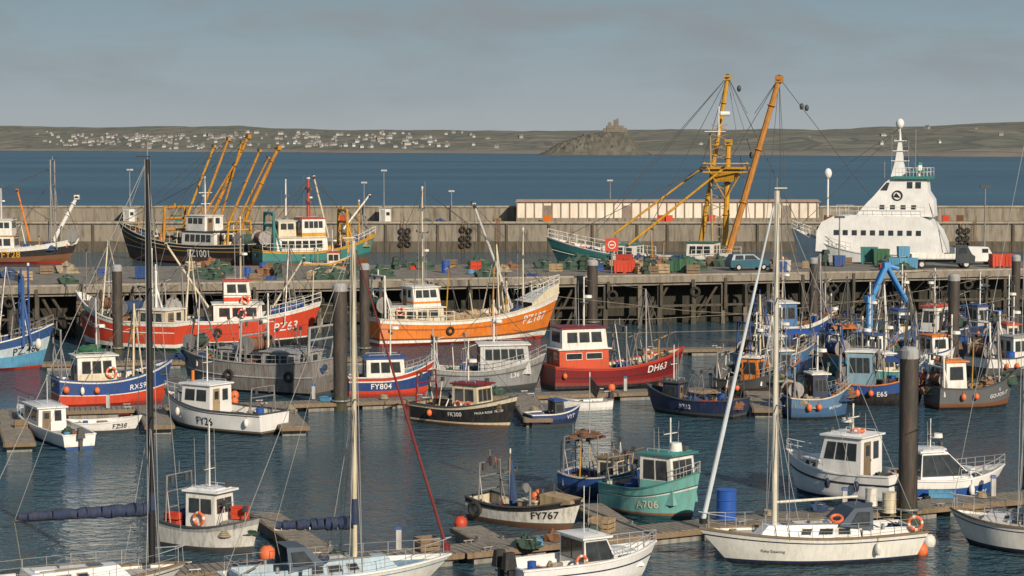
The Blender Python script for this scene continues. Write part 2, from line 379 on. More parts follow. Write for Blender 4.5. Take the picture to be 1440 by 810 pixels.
def railing(b,u0,u1,h=.75,m=ALU,n=8,r=.02,sides=(1,-1),name='guard_rail',tops=2,z=0):
    for sd in sides:
        mb=MB()
        pts=[b.P(u0+(u1-u0)*i/n,1,sd,-.05)+Vector((0,0,z)) for i in range(n+1)]
        for p in pts: mb.cyl(p,p+Vector((0,0,h)),r,m,n=5)
        for k in range(tops): mb.tube([p+Vector((0,0,h*(1-k*.45))) for p in pts],r*.9,m,5)
        mb.obj(name,b.e)
def winch(b,x,w=.9,m=GREEN):
    z=b.dz(x); mb=MB(); mb.cyl((x,-w/2,z+.4),(x,w/2,z+.4),.22,ROPE,n=12)
    for y in(-w/2,0,w/2): mb.cyl((x,y-.03,z+.4),(x,y+.03,z+.4),.36,m,n=14)
    mb.box((x,0,z+.12),(.7,w+.3,.24),m); mb.box((x-.35,w*.3,z+.35),(.35,.3,.4),m)
    return mb.obj('winch',b.e)
def hauler(b,x,m=STEEL):
    y=b.side*(b.B*.36); z=b.dz(x); mb=MB(); mb.cyl((x,y,z),(x,y,z+1.3),.06,m); mb.cyl((x,y,z+1.3),(x,y+b.side*.35,z+1.45),.05,m); mb.cyl((x-.04,y+b.side*.3,z+1.35),(x+.06,y+b.side*.3,z+1.35),.2,STEEL,n=12)
    return mb.obj('pot_hauler',b.e)
def fender(b,u,m=WHITE,r=.13,l=.5):
    p=b.P(u,.75,b.side,.12); mb=MB(); mb.sph(p-Vector((0,0,l*.4)),r,m,sz=l/2/r); mb.cyl(p+Vector((0,0,-.2)),b.P(u,1.0,b.side,0)+Vector((0,0,.1)),.012,ROPE,n=4); mb.obj('fender',b.e)
def tyref(b,u):
    p=b.P(u,.55,b.side,.1); mb=MB(); mb.tor(p,.27,.1,RUBBER,(0,1,0)); mb.cyl(p+Vector((0,0,.2)),b.P(u,1.05,b.side,.02),.015,ROPE,n=4); mb.obj('tyre_fender',b.e)
def moor(b,u,to,r=.02):
    mb=MB(); a=b.P(u,1,b.side if u<.9 else 1)+Vector((0,0,.05)); mb.sag(a,b.M.inverted()@Vector(to),r,ROPE,.04); mb.obj('mooring_rope',b.e)
KINDS=[('fish_box',OREDM),('fish_box',BLUE),('fish_box',WHITE),('buoy',SALMON),('buoy',SALMON),('buoy',PINK),('buoy',SALMON),('fishing_net',NET),('fishing_net',NETB),('fishing_net',NETO),('fishing_net',NET),('fishing_net',ROPE),('barrel',BRB),('rope_coil',ROPE),('rope_coil',LBLUE),('lobster_pot',DGREY),('lobster_pot',BLACK),('wooden_crate',WOOD)]
def clutter(b,f0,f1,n,wide=.6,s=1,kinds=None):
    n=int(n*1.35)
    for i in range(n):
        u=f0+(f1-f0)*(i+R())/n; x=b.X(u); y=b.Dk(u,1).y*rr(-wide,wide); k,c=random.choice(kinds or KINDS)
        if abs(y)>b.Dk(u,1).y-.35*s: y*=.6
        b.put(k,c,x,y,sc_=s*rr(.8,1.15))
        if k=='fish_box':
            for j in range(random.choice((0,1,1))): b.put(k,c,x,y,b.dz(x)+.29*s*(j+1),rz=rr(-.1,.1),sc_=s*.95)

# ================================================================ WORLD
w=bpy.data.worlds.new('World'); sc.world=w; w.use_nodes=True
nt=w.node_tree; N=nt.nodes; Lk=nt.links; bg=N['Background']
SAZ,SEL=math.radians(152),math.radians(26)
sky=N.new('ShaderNodeTexSky'); sky.sky_type='NISHITA'; sky.sun_disc=False; sky.sun_elevation=SEL; sky.sun_rotation=SAZ; sky.air_density=1.2; sky.dust_density=1.5
tc=N.new('ShaderNodeTexCoord'); sp=N.new('ShaderNodeSeparateXYZ'); Lk.new(tc.outputs['Generated'],sp.inputs[0])
ramp=N.new('ShaderNodeValToRGB'); cr=ramp.color_ramp
cr.elements[0].position=0; cr.elements[0].color=(.40,.425,.435,1); cr.elements[1].position=.07; cr.elements[1].color=(.225,.325,.385,1)
e=cr.elements.new(.025); e.color=(.325,.385,.42,1); e=cr.elements.new(.4); e.color=(.12,.20,.32,1)
Lk.new(sp.outputs['Z'],ramp.inputs[0])
mp=N.new('ShaderNodeMapping'); mp.inputs['Scale'].default_value=(1,1,3.4); mp.inputs['Location'].default_value=(.37,.2,.1); Lk.new(tc.outputs['Generated'],mp.inputs[0])
ns=N.new('ShaderNodeTexNoise'); ns.inputs['Scale'].default_value=12; ns.inputs['Detail'].default_value=8; ns.inputs['Roughness'].default_value=.5; ns.inputs['Distortion'].default_value=.4; Lk.new(mp.outputs[0],ns.inputs['Vector'])
r2=N.new('ShaderNodeValToRGB'); r2.color_ramp.elements[0].position=.44; r2.color_ramp.elements[1].position=.66; Lk.new(ns.outputs['Fac'],r2.inputs[0])
mk=N.new('ShaderNodeMapRange'); mk.inputs['From Min'].default_value=.012; mk.inputs['From Max'].default_value=.055; mk.inputs['To Min'].default_value=.12; mk.inputs['To Max'].default_value=.9; Lk.new(sp.outputs['Z'],mk.inputs['Value'])
mm=N.new('ShaderNodeMath'); mm.operation='MULTIPLY'; Lk.new(r2.outputs[0],mm.inputs[0]); Lk.new(mk.outputs[0],mm.inputs[1])
cm=N.new('ShaderNodeMix'); cm.data_type='RGBA'; cm.inputs[7].default_value=(.255,.285,.31,1); Lk.new(mm.outputs[0],cm.inputs[0]); Lk.new(ramp.outputs[0],cm.inputs[6])
sclr=N.new('ShaderNodeVectorMath'); sclr.operation='SCALE'; sclr.inputs['Scale'].default_value=10.; Lk.new(cm.outputs[2],sclr.inputs[0])
fin=N.new('ShaderNodeMix'); fin.data_type='RGBA'; fin.inputs[0].default_value=.96; Lk.new(sky.outputs[0],fin.inputs[6]); Lk.new(sclr.outputs[0],fin.inputs[7])
Lk.new(fin.outputs[2],bg.inputs['Color']); bg.inputs['Strength'].default_value=.1
sl=bpy.data.lights.new('sun','SUN'); sl.energy=5.0; sl.angle=math.radians(.6); sl.color=(1,.86,.68)
so=bpy.data.objects.new('sun',sl); col0.objects.link(so)
sd=Vector((math.sin(SAZ)*math.cos(SEL),math.cos(SAZ)*math.cos(SEL),math.sin(SEL))); so.rotation_euler=sd.to_track_quat('Z','Y').to_euler(); so.location=(60,-60,60)
cd=bpy.data.cameras.new('camera'); co=bpy.data.objects.new('camera',cd); col0.objects.link(co); sc.camera=co
co.location=(0,0,CH); co.rotation_euler=(math.pi/2-PT,0,0); cd.sensor_width=36; cd.lens=36*F/1440; cd.clip_end=40000; cd.clip_start=1
sc.view_settings.view_transform='Standard'; sc.view_settings.look='None'; sc.view_settings.exposure=0

# ================================================================ WATER
def watermat(name,c1,c2,rough,s1,s2,str_,dist,spec=.5,band=None):
    m=bpy.data.materials.new(name); m.use_nodes=True; nt=m.node_tree; N=nt.nodes; Lk=nt.links; b=N['Principled BSDF']
    g=N.new('ShaderNodeNewGeometry'); mp=N.new('ShaderNodeMapping'); mp.inputs['Scale'].default_value=(.7,1.0,1); mp.inputs['Rotation'].default_value=(0,0,.25); Lk.new(g.outputs['Position'],mp.inputs[0])
    a=N.new('ShaderNodeTexNoise'); a.inputs['Scale'].default_value=s1; a.inputs['Detail'].default_value=4; a.inputs['Distortion'].default_value=.6
    c=N.new('ShaderNodeTexNoise'); c.inputs['Scale'].default_value=s2; c.inputs['Detail'].default_value=4
    Lk.new(mp.outputs[0],a.inputs['Vector']); Lk.new(mp.outputs[0],c.inputs['Vector'])
    ad=N.new('ShaderNodeMath'); ad.operation='ADD'; ml=N.new('ShaderNodeMath'); ml.operation='MULTIPLY'; ml.inputs[1].default_value=1.8
    Lk.new(c.outputs['Fac'],ml.inputs[0]); Lk.new(a.outputs['Fac'],ad.inputs[0]); Lk.new(ml.outputs[0],ad.inputs[1])
    bp=N.new('ShaderNodeBump'); bp.inputs['Strength'].default_value=str_; bp.inputs['Distance'].default_value=dist
    Lk.new(ad.outputs[0],bp.inputs['Height']); Lk.new(bp.outputs[0],b.inputs['Normal'])
    p=N.new('ShaderNodeTexNoise'); p.inputs['Scale'].default_value=.03 if not band else .004; p.inputs['Detail'].default_value=6
    mp2=N.new('ShaderNodeMapping'); mp2.inputs['Scale'].default_value=(1,.35,1) if not band else (.35,1,1); Lk.new(g.outputs['Position'],mp2.inputs[0]); Lk.new(mp2.outputs[0],p.inputs['Vector'])
    r=N.new('ShaderNodeValToRGB'); r.color_ramp.elements[0].position=.4;r.color_ramp.elements[1].position=.62; r.color_ramp.elements[0].color=(*c1,1); r.color_ramp.elements[1].color=(*c2,1)
    Lk.new(p.outputs['Fac'],r.inputs[0]); Lk.new(r.outputs[0],b.inputs['Base Color'])
    b.inputs['Roughness'].default_value=rough; b.inputs['IOR'].default_value=1.33; b.inputs['Specular IOR Level'].default_value=spec
    return m
hw=watermat('harbour_water',(.030,.072,.098),(.042,.092,.12),.05,3.0,.85,1.0,.36,spec=.8)
sw=watermat('sea_water',(.018,.062,.105),(.038,.105,.15),.35,.35,.08,.7,.6,.3,band=1)
PD=322.0
mb=MB(); mb.add([(-400,20,0),(400,20,0),(400,PD+6,0),(-400,PD+6,0)],[(0,1,2,3)],hw); o=mb.obj('water'); o['kind']='structure'; o['label']='rippled grey green harbour water'
mb=MB(); mb.add([(-9000,PD+6,0),(9000,PD+6,0),(9000,16000,0),(-9000,16000,0)],[(0,1,2,3)],sw); o=mb.obj('sea'); o['kind']='structure'; o['label']='deep blue open bay water'
mb=MB(); mb.add([(-9000,-200,-3.5),(9000,-200,-3.5),(9000,16000,-3.5),(-9000,16000,-3.5)],[(0,1,2,3)],P((.08,.08,.07),.9)); o=mb.obj('sea_bed'); o['kind']='structure'
# ================================================================ FAR LAND
def shoreD(a):
    v=212+ (a+.24)/.48*9.0 + .5*noise.noise(Vector((a*22,3,0))); return 48000/(v-205)
def ridgev(a):
    u=720+F*a
    pts=[(-600,176),(0,177),(120,179),(330,177),(420,182),(760,184),(980,182),(1150,182),(1300,177),(1440,171),(2200,165)]
    for (x0,y0),(x1,y1) in zip(pts[:-1],pts[1:]):
        if u<=x1: 
            k=(u-x0)/(x1-x0); return y0+(y1-y0)*k*k*(3-2*k)+1.6*noise.noise(Vector((a*45,7,0)))+.9*noise.noise(Vector((a*130,1,0)))
    return 165
def land(a,s):
    D0=shoreD(a); D=D0+s*2600; Dr=D0+2600
    hr=CH+(205-ridgev(a))/F*Dr
    z=hr*(s**.75)*(1+.0*s)+ (14*noise.noise(Vector((a*14,s*2.2,2)))+6*noise.noise(Vector((a*40,s*6,5))))*min(1,s*5)*(1-s)*1.4
    return Vector((a*D,D,max(z,0.3)))
lm=bpy.data.materials.new('hazed_hill_fields'); lm.use_nodes=True; nt=lm.node_tree; N=nt.nodes; Lk=nt.links; b=N['Principled BSDF']; b.inputs['Roughness'].default_value=1; b.inputs['Specular IOR Level'].default_value=0
g=N.new('ShaderNodeNewGeometry'); mp=N.new('ShaderNodeMapping'); mp.inputs['Scale'].default_value=(1/200,1/330,0); Lk.new(g.outputs['Position'],mp.inputs[0])
v=N.new('ShaderNodeTexVoronoi'); v.inputs['Scale'].default_value=1.6; Lk.new(mp.outputs[0],v.inputs['Vector'])
r=N.new('ShaderNodeValToRGB'); r.color_ramp.elements[0].color=(.175,.18,.15,1); r.color_ramp.elements[1].color=(.27,.235,.19,1)  # distance haze is put into these muted, greyed, low-contrast field colours
q=r.color_ramp.elements.new(.5); q.color=(.195,.20,.165,1)
sx=N.new('ShaderNodeSeparateColor'); Lk.new(v.outputs['Color'],sx.inputs[0]); Lk.new(sx.outputs[0],r.inputs[0])
v2=N.new('ShaderNodeTexVoronoi'); v2.feature='DISTANCE_TO_EDGE'; v2.inputs['Scale'].default_value=1.6; Lk.new(mp.outputs[0],v2.inputs['Vector'])
lt=N.new('ShaderNodeMath'); lt.operation='LESS_THAN'; lt.inputs[1].default_value=.05; Lk.new(v2.outputs['Distance'],lt.inputs[0])
n5=N.new('ShaderNodeTexNoise'); n5.inputs['Scale'].default_value=3.2; n5.inputs['Detail'].default_value=8; n5.inputs['Roughness'].default_value=.7; Lk.new(mp.outputs[0],n5.inputs['Vector'])
gt=N.new('ShaderNodeMapRange'); gt.inputs['From Min'].default_value=.48; gt.inputs['From Max'].default_value=.6; Lk.new(n5.outputs['Fac'],gt.inputs['Value'])
mxx=N.new('ShaderNodeMath'); mxx.operation='MAXIMUM'; Lk.new(lt.outputs[0],mxx.inputs[0]); Lk.new(gt.outputs[0],mxx.inputs[1])
m6=N.new('ShaderNodeMix'); m6.data_type='RGBA'; m6.inputs[7].default_value=(.135,.142,.13,1); Lk.new(r.outputs[0],m6.inputs[6]); 
m7=N.new('ShaderNodeMath'); m7.operation='MULTIPLY'; m7.inputs[1].default_value=.9; Lk.new(mxx.outputs[0],m7.inputs[0]); Lk.new(m7.outputs[0],m6.inputs[0])
sz=N.new('ShaderNodeSeparateXYZ'); Lk.new(g.outputs['Position'],sz.inputs[0]); mr=N.new('ShaderNodeMapRange'); mr.inputs['From Min'].default_value=4; mr.inputs['From Max'].default_value=9; mr.inputs['To Min'].default_value=.7; mr.inputs['To Max'].default_value=0; Lk.new(sz.outputs['Z'],mr.inputs['Value'])
m8=N.new('ShaderNodeMix'); m8.data_type='RGBA'; m8.inputs[7].default_value=(.28,.245,.21,1); Lk.new(mr.outputs[0],m8.inputs[0]); Lk.new(m6.outputs[2],m8.inputs[6]); Lk.new(m8.outputs[2],b.inputs['Base Color'])
mb=MB(); NA,NS=340,26
for j in range(NS+2):
    for i in range(NA+1):
        a=-.42+.84*i/NA
        if j<=NS: p=land(a,j/NS)
        else: p=land(a,1); p=Vector((p.x*1.2,p.y*1.2,0))
        mb.v.append(tuple(p))
k=mb.mi(lm)
for j in range(NS+1):
    for i in range(NA): q=j*(NA+1)+i; mb.f.append((q,q+1,q+NA+2,q+NA+1)); mb.m.append(k)
o=mb.obj('hills'); o['kind']='structure'; o['label']='low haze-tinted farmland hills with hedged fields across the bay'
hm=[]
for wc,rc,(lx,ly,lz) in [((.46,.46,.45),(.19,.19,.19),(10,8,4.5)),((.42,.40,.37),(.19,.175,.16),(15,8,4.5)),((.30,.29,.27),(.17,.17,.17),(9,8,5)),((.56,.56,.54),(.22,.22,.22),(7,7,4))]:
    mb=MB(); W_,Rf=P(wc,.8,.2,scale=.1),P(rc,.8,.2,scale=.1)
    mb.box((0,0,lz/2-1.5),(lx,ly,lz+3),W_); mb.extr([(-ly/2-.4,0),(ly/2+.4,0),(0,3.2)],-lx/2,lx/2,Rf)
    vs=mb.v; n=len(vs)-6
    for i in range(n,n+6): x,y,z=vs[i]; vs[i]=(y,x,z+lz)
    mb.box((lx*.3,0,lz+3),(1.2,1.2,2.5),W_)
    hm.append(mb.mesh('house'))
cl=[(90,200,.1,.5,62),(180,330,.04,.42,90),(330,480,.06,.6,50),(440,700,.08,.62,74),(40,110,.2,.8,10),(930,1440,.1,.8,10)]
hl=['white rendered house with slate roof on the far hillside','long cream terrace with brown roof on the far hillside','grey stone house with slate roof on the far hillside','small white bungalow on the far hillside']
for u0,u1,s0,s1,n in cl:
    for i in range(n):
        u=rr(u0,u1)+random.gauss(0,14); s=s0+(s1-s0)*R()**1.3; a=(u-720)/F; p=land(a,s); k=random.choice((0,0,1,2,2,3))
        o=bpy.data.objects.new('house',hm[k]); o.location=p; o.rotation_euler=(0,0,rr(-.8,.8)); f=rr(.6,1.2); o.scale=(f,f,f); col0.objects.link(o)
        thing(o,hl[k],'house','houses on the far hillside')
# island
MD=3700.; MX=AT(835,MD)
rockm=P((.15,.14,.12),1,.9,scale=.05,grime=(.075,.085,.07),streak=False,spec=0)
def mprof(x):
    pts=[(-98,0),(-84,6),(-66,16),(-46,25),(-20,33),(4,38),(20,41),(54,41),(62,30),(76,13),(92,4),(104,0)]
    for (a0,b0),(a1,b1) in zip(pts[:-1],pts[1:]):
        if x<=a1: return b0+(b1-b0)*(x-a0)/(a1-a0)
    return 0
mb=MB(); nx,ny=110,50; k=mb.mi(rockm)
for j in range(ny+1):
    for i in range(nx+1):
        x=-100+207*i/nx; y=-70+140*j/ny; c=math.cos(y/70*math.pi/2)**.8 if abs(y)<70 else 0
        h=mprof(x)*c; nn=(5*noise.noise(Vector((x/11,y/11,0)))+3*noise.noise(Vector((x/4,y/4,2)))+1.5*noise.noise(Vector((x/1.8,y/1.8,2))))
        if h>36: nn*=.15
        h+=min(1,h/10)*nn
        mb.v.append((MX+x,MD+y,max(h,-.5)))
for j in range(ny):
    for i in range(nx): q=j*(nx+1)+i; mb.f.append((q,q+1,q+nx+2,q+nx+1)); mb.m.append(k)
o=mb.obj('rocky_island'); o['kind']='structure'; o['label']='steep rocky tidal island with trees on its slopes'
ST=P((.20,.18,.15),.9,.4,scale=.2,spec=0,grime=(.12,.11,.10))
ce=empty('castle','granite castle with square tower on the island summit','castle',(MX+36,MD-4,42.5))
def cren(mb,x,y,z,lx,ly):
    n=int(lx/2)
    for i in range(n):
        for sy in(-1,1): mb.box((x-lx/2+lx*(i+.5)/n,y+sy*(ly/2-.4),z+.6),(lx/n*.55,.8,1.2),ST)
mb=MB(); mb.box((0,0,1),(30,16,12),ST); cren(mb,0,0,7,30,16); mb.box((-16,-2,-1),(8,10,10),ST); mb.box((17,-1,-1),(8,10,11),ST,ins=.4); mb.obj('wall',ce)
mb=MB(); mb.box((2,0,8),(8.5,8.5,19),ST); cren(mb,2,0,17.5,8.5,8.5); mb.box((4.5,2.5,18),(2.5,2.5,6),ST); mb.obj('tower',ce)
mb=MB(); mb.box((-9,1,8.5),(6,8,7),ST); mb.extr([(-12.4,12),(-5.6,12),(-9,15)],-3,5,ST); mb.obj('chapel',ce)
for x in(-12,-8,-3,7,12): 
    mb=MB(); mb.box((x,-8.03,3),(1.2,.2,2),DGREY); mb.obj('window',ce)

# ================================================================ OUTER PIER
CONC=P((.27,.24,.195),.9,.75,scale=.35,grime=(.10,.088,.07),bump=.3,spec=.2); CONCD=P((.13,.11,.085),.9,.7,scale=.5,grime=(.04,.04,.03),bump=.3,spec=.2); CONCL=P((.35,.315,.26),.9,.6,scale=.3,grime=(.15,.13,.105),spec=.2)
pe=empty('harbour_pier','long weathered concrete outer pier with raised sea wall','pier',(0,PD,0))
mb=MB(); mb.box((0,5.,.6),(520,10,7.6),CONC); mb.box((0,-.06,.2),(519,.14,2.8),CONCD); mb.obj('quay_wall',pe)
mb=MB(); mb.box((0,-.15,4.45),(521,.4,.3),CONCL); mb.obj('coping',pe)
mb=MB(); mb.box((0,9.2,5.4),(520,1.4,2.2),CONC); mb.box((0,9.2,6.6),(520,1.8,.24),CONCL); mb.obj('parapet_wall',pe)
for i in range(-30,31,2):
    mb=MB(); mb.box((i*3.1+rr(-1.4,1.4),-.15,2.1),(.35,.22,4.3),P((.09,.075,.055),.9,.5)); mb.obj('timber_fender',pe)
for px in(210,430,566,652,700,1370):
    x=AT(px,PD); mb=MB()
    for dx in(-.22,.22): mb.cyl((x+dx,-.4,0),(x+dx,-.4,4.7),.035,RUST,n=5)
    for j in range(15): mb.cyl((x-.22,-.4,.3+j*.3),(x+.22,-.4,.3+j*.3),.025,RUST,n=4)
    mb.obj('ladder',pe)
for px in(569,655,1355):
    for z in(1.1,2.2,3.3):
        for dx in(-4.5,4.5):
            mb=MB(); mb.tor((0,0,0),.36,.14,RUBBER,(0,1,0),14,6); mb.cyl((0,0,.4),(0,.1,4.4-z),.02,ROPE,n=4); o=mb.obj('tyre'); o.location=(AT(px+dx+rr(-1,1),PD),PD-.4,z+rr(-.15,.15)); thing(o,'black tyre hung as fender on the pier wall','tyre','tyres hanging on the pier wall')
shx0,shx1=AT(727,PD+5),AT(1150,PD+5); sl_=shx1-shx0; she=empty('quay_shed','long low cream panelled shed with thin brown roof','shed',((shx0+shx1)/2,PD+6,4.4))
SHW=P((.74,.68,.58),.7,.3,scale=.5,grime=(.4,.3,.22)); SHR=P((.34,.24,.19),.8,.4)
mb=MB(); mb.box((0,0,1.5),(sl_,3.6,3.0),SHW); 
for i in range(int(sl_/1.35)+1): mb.box((-sl_/2+i*1.35,-1.88,1.5),(.16,.16,3.0),P((.30,.23,.18),.8,.4))
mb.box((0,-1.87,.3),(sl_,.1,.6),CONC); mb.obj('wall',she)
mb=MB(); mb.box((0,0,3.1),(sl_+.6,4.3,.16),SHR); mb.box((0,.4,3.28),(sl_+.2,3,.2),SHR); mb.obj('roof',she)
for i in range(3,int(sl_/1.35)-1,9):
    mb=MB(); mb.box((-sl_/2+i*1.35+.67,-1.84,1.3),(1.15,.1,2.4),P((.25,.2,.17),.7,.4)); mb.obj('roller_door',she)
for px,c in((930,OREDM),(940,OREDM),(1000,OREDM),(770,ORANGE),(1165,RUST),(620,NETB),(480,OREDM),(250,TEAL),(1330,OREDM),(1350,RUST),(600,NET),(700,NETO),(400,NET),(1190,NETO),(1200,NET)):
    put('fishing_net' if c in(NETB,NET,NETO) else 'storage_bin',c,(AT(px,PD+2),PD+2,4.42),rr(-.3,.3),.9,'the outer pier')
for px,vt in((183,240),(512,258),(540,241),(858,255),(635,270)):
    D=PD+8; z1=ZT(vt,D); mb=MB(); mb.cyl((0,0,0),(0,0,z1-4.4),.11,STEEL,.06); e=empty('street_lamp','tall grey lamp post standing on the outer pier','street lamp',(AT(px,D),D,4.4),0,'lamp posts along the pier'); mb.obj('post',e)
    mb=MB(); mb.cyl((0,0,z1-4.4),(0,-.9,z1-4.2),.05,STEEL); mb.box((0,-1.1,z1-4.2),(.4,.8,.16),LGREY); mb.box((0,.6,z1-4.25),(.9,.3,.25),LGREY); mb.obj('lamp_head',e)
for px in (183,542): 
    x=AT(px,PD+6); e=empty('hut','small white painted hut on the outer pier','hut',(x,PD+6,4.41),0,'huts on the pier'); mb=MB(); mb.box((0,0,1.0),(1.7,2,2),WHITE); o=mb.obj('wall',e)
    mb=MB(); mb.box((0,0,2.06),(2,2.3,.12),GREY); mb.obj('roof',e); mb=MB(); mb.box((-.35,-1.02,.95),(.7,.06,1.8),GREY); mb.obj('door',e); mb=MB(); mb.box((.45,-1.02,1.2),(.5,.06,.5),GLASS); mb.obj('window',e)

# ================================================================ FISH QUAY
ql,qr=G(-200,409,4.3),G(1640,377,4.3); bl_,br_=G(-200,377,4.3),G(1640,366,4.3)
qd=(qr-ql).normalized(); qn=Vector((-qd.y,qd.x,0)); qL=(qr-ql).length
qe=empty('fish_quay','concrete fish quay on dark timber and concrete piles','quay',(0,0,0))
ASPH=P((.25,.225,.19),.9,.8,scale=.6,grime=(.12,.108,.09),spec=.2,streak=False)
mb=MB(); mb.hexa([ql-Vector((0,0,.75)),qr-Vector((0,0,.75)),br_-Vector((0,0,.75)),bl_-Vector((0,0,.75))],[ql,qr,br_,bl_],ASPH); mb.obj('deck',qe)
mb=MB(); 
def alongq(s,off=0,z=0): return ql+qd*s+qn*off+Vector((0,0,z-4.3))
rzq=math.atan2(qd.y,qd.x)
mb.box(alongq(qL/2,-.12,4.08),(qL,.3,.55),CONC,rzq); mb.box(alongq(qL/2,.25,4.4),(qL,.3,.22),CONCL,rzq); mb.obj('coping',qe)
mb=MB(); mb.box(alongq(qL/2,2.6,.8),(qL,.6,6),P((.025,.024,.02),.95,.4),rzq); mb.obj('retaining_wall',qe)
PILE=P((.085,.072,.055),.9,.7,grime=(.03,.03,.022)); PIL2=P((.17,.145,.11),.9,.7,grime=(.05,.05,.035)); n=int(qL/2.6)
for i in range(n):
    s=1.5+i*2.6+rr(-.5,.5); mb=MB(); w_=rr(.3,.55); mb.box(alongq(s,.15,1.4),(w_,.42,4.4),random.choice((PILE,PILE,PIL2)),rzq)
    if R()<.6: mb.box(alongq(s+rr(-.2,.2),-.3,rr(2.4,3.2)),(.26,.16,rr(1.6,3)),PILE,rzq)
    mb.obj('pile',qe)
for i in range(int(n/3)):
    s=rr(4,qL-4); mb=MB(); mb.cyl(alongq(s,.6,0),alongq(s+rr(1.5,2.5)*random.choice((-1,1)),.6,3.6),.13,PILE,n=6); mb.obj('brace',qe)
mb=MB(); mb.box(alongq(qL/2,.0,1.7),(qL,.14,.2),PILE,rzq); mb.obj('cross_beam',qe)
for i in range(16):
    s=rr(6,qL-6); mb=MB(); mb.tor((0,0,0),.36,.14,RUBBER,(0,1,0),14,6); mb.cyl((0,0,.38),(0,.2,1.3),.02,ROPE,n=4); o=mb.obj('tyre'); o.location=alongq(s,-.45,rr(2.6,3.2)); thing(o,'black tyre hung as fender on the fish quay edge','tyre','tyres hanging on the fish quay')
def Q(u,v): return G(u,v,4.3)
for u,v,c,k,s in [(872,384,OREDM,'storage_bin',1.0),(884,384,OREDM,'storage_bin',1.0),(878,381,RED,'storage_bin',1.3),(903,385,TAN,'wooden_crate',1.),(917,385,WOOD,'wooden_crate',1.1),(930,384,TAN,'wooden_crate',1.3),(943,383,GREEN,'storage_bin',.9),(955,383,GREEN,'storage_bin',1.1),(963,383,GREEN,'storage_bin',1.1),(1222,371,TEAL,'storage_bin',1.4),(1238,372,GREEN,'storage_bin',1.3),(1258,378,LBLUE,'storage_bin',.9),(1270,378,LBLUE,'storage_bin',.9),(1282,378,LBLUE,'storage_bin',.9),(1402,376,OREDM,'storage_bin',1.1),(1414,376,OREDM,'storage_bin',1.1),(1090,381,WOOD,'wooden_crate',1.),(1190,372,WOOD,'wooden_crate',1.1)]:
    put(k,c,Q(u,v)+Vector((0,0,.01)),rr(-.2,.2),s,'the fish quay')
put('storage_bin',LBLUE,Q(1270,378)+Vector((0,0,1.08)),.05,.9,'another bin on the fish quay')
for i in range(120):
    u=rr(-10,1450) if i<85 else rr(760,1035); f=R()**.7 if i<85 else rr(.02,.4); va=409+(377-409)*(u+200)/1840; vb=377+(366-377)*(u+200)/1840; v=vb+1+(va-vb-3)*f
    if 1026<u<1080 or 1275<u<1392: continue
    k,c=random.choice(KINDS+[('storage_bin',LGREY),('storage_bin',BLUE),('wooden_crate',WOOD),('wooden_crate',TAN),('fishing_net',NETO),('fishing_net',NET),('fishing_net',NETB),('lobster_pot',BLACK)])
    if k=='buoy' : k,c='fishing_net',NET
    s_={'fishing_net':rr(.9,1.7),'storage_bin':.9}.get(k,rr(1,1.3)); put(k,c,Q(u,v)+Vector((0,0,.01)),rr(-.6,.6),s_,'the fish quay')
    if k in('lobster_pot','fish_box'):
        for j in range(random.choice((1,2,3) if k!='fish_box' else (0,1))): put(k,c,Q(u,v)+Vector((rr(-.1,.1),0,(.37 if k=='lobster_pot' else .29)*s_*(j+1))),rr(-.2,.2),s_,'the fish quay')
def wheel(mb_,c,r,parent):
    mb=MB(); mb.tor(c,r*.72,r*.28,RUBBER,(0,1,0),16,6); t=mb.obj('wheel',parent); mb=MB(); mb.cyl((c[0],c[1]-.08,c[2]),(c[0],c[1]+.08,c[2]),r*.55,ALU,n=12); mb.obj('rim',t)
def car(u,v,rz,body,label,cat='car'):
    e=empty('parked_car',label,cat,Q(u,v)+Vector((0,0,.01)),rz); mb=MB()
    mb.extr([(-2,.3),(2,.3),(2.02,.7),(1.75,.92),(.95,1.02),(-2,1.0),(-2.05,.6)],-.85,.85,body)
    mb.hexa([Vector(p) for p in((-1.95,-.82,1.0),(1.0,-.82,1.0),(1.0,.82,1.0),(-1.95,.82,1.0))],[Vector(p) for p in((-1.7,-.66,1.52),(.3,-.66,1.52),(.3,.66,1.52),(-1.7,.66,1.52))],body); mb.obj('body',e)
    for sy in(-1,1):
        for x0,x1 in((-1.6,-.75),(-.65,.25)):
            mb=MB(); mb.add([(x0,sy*.835,1.04),(x1+(.45 if x1>0 else 0),sy*.835,1.04),(x1,sy*.70,1.44),(x0+.1,sy*.70,1.44)],[(0,1,2,3)],GLASS); mb.obj('side_window',e)
    mb=MB(); mb.add([(1.0,-.74,1.06),(1.0,.74,1.06),(.38,.6,1.47),(.38,-.6,1.47)],[(0,1,2,3)],GLASS); mb.obj('windscreen',e)
    mb=MB(); mb.add([(-1.97,-.7,1.06),(-1.97,.7,1.06),(-1.75,.6,1.45),(-1.75,-.6,1.45)],[(0,1,2,3)],GLASS); mb.obj('rear_window',e)
    for x in(-1.25,1.25):
        for y in(-.82,.82): wheel(None,(x,y,.32),.32,e)
    for y in(-.6,.6):
        mb=MB(); mb.box((2.01,y,.72),(.06,.3,.16),ALU); mb.obj('headlight',e)
    return e
car(1052,380,.25,P((.035,.12,.17),.25,.1),'dark teal blue hatchback car parked on the fish quay')
e=empty('flatbed_truck','white flatbed truck with dark cab parked on the fish quay','truck',Q(1325,377)+Vector((0,0,.01)),.05)
CB=P((.04,.05,.06),.3,.2)
mb=MB(); mb.box((-.3,0,.7),(5.2,.9,.25),DGREY); mb.obj('chassis',e)
mb=MB(); mb.extr([(1.1,.5),(2.9,.5),(2.95,1.15),(2.6,1.4),(2.2,2.15),(1.1,2.15)],-.95,.95,CB); mb.obj('cab',e)
mb=MB(); mb.box((-1.1,0,.95),(4.2,2.0,.14),LGREY); 
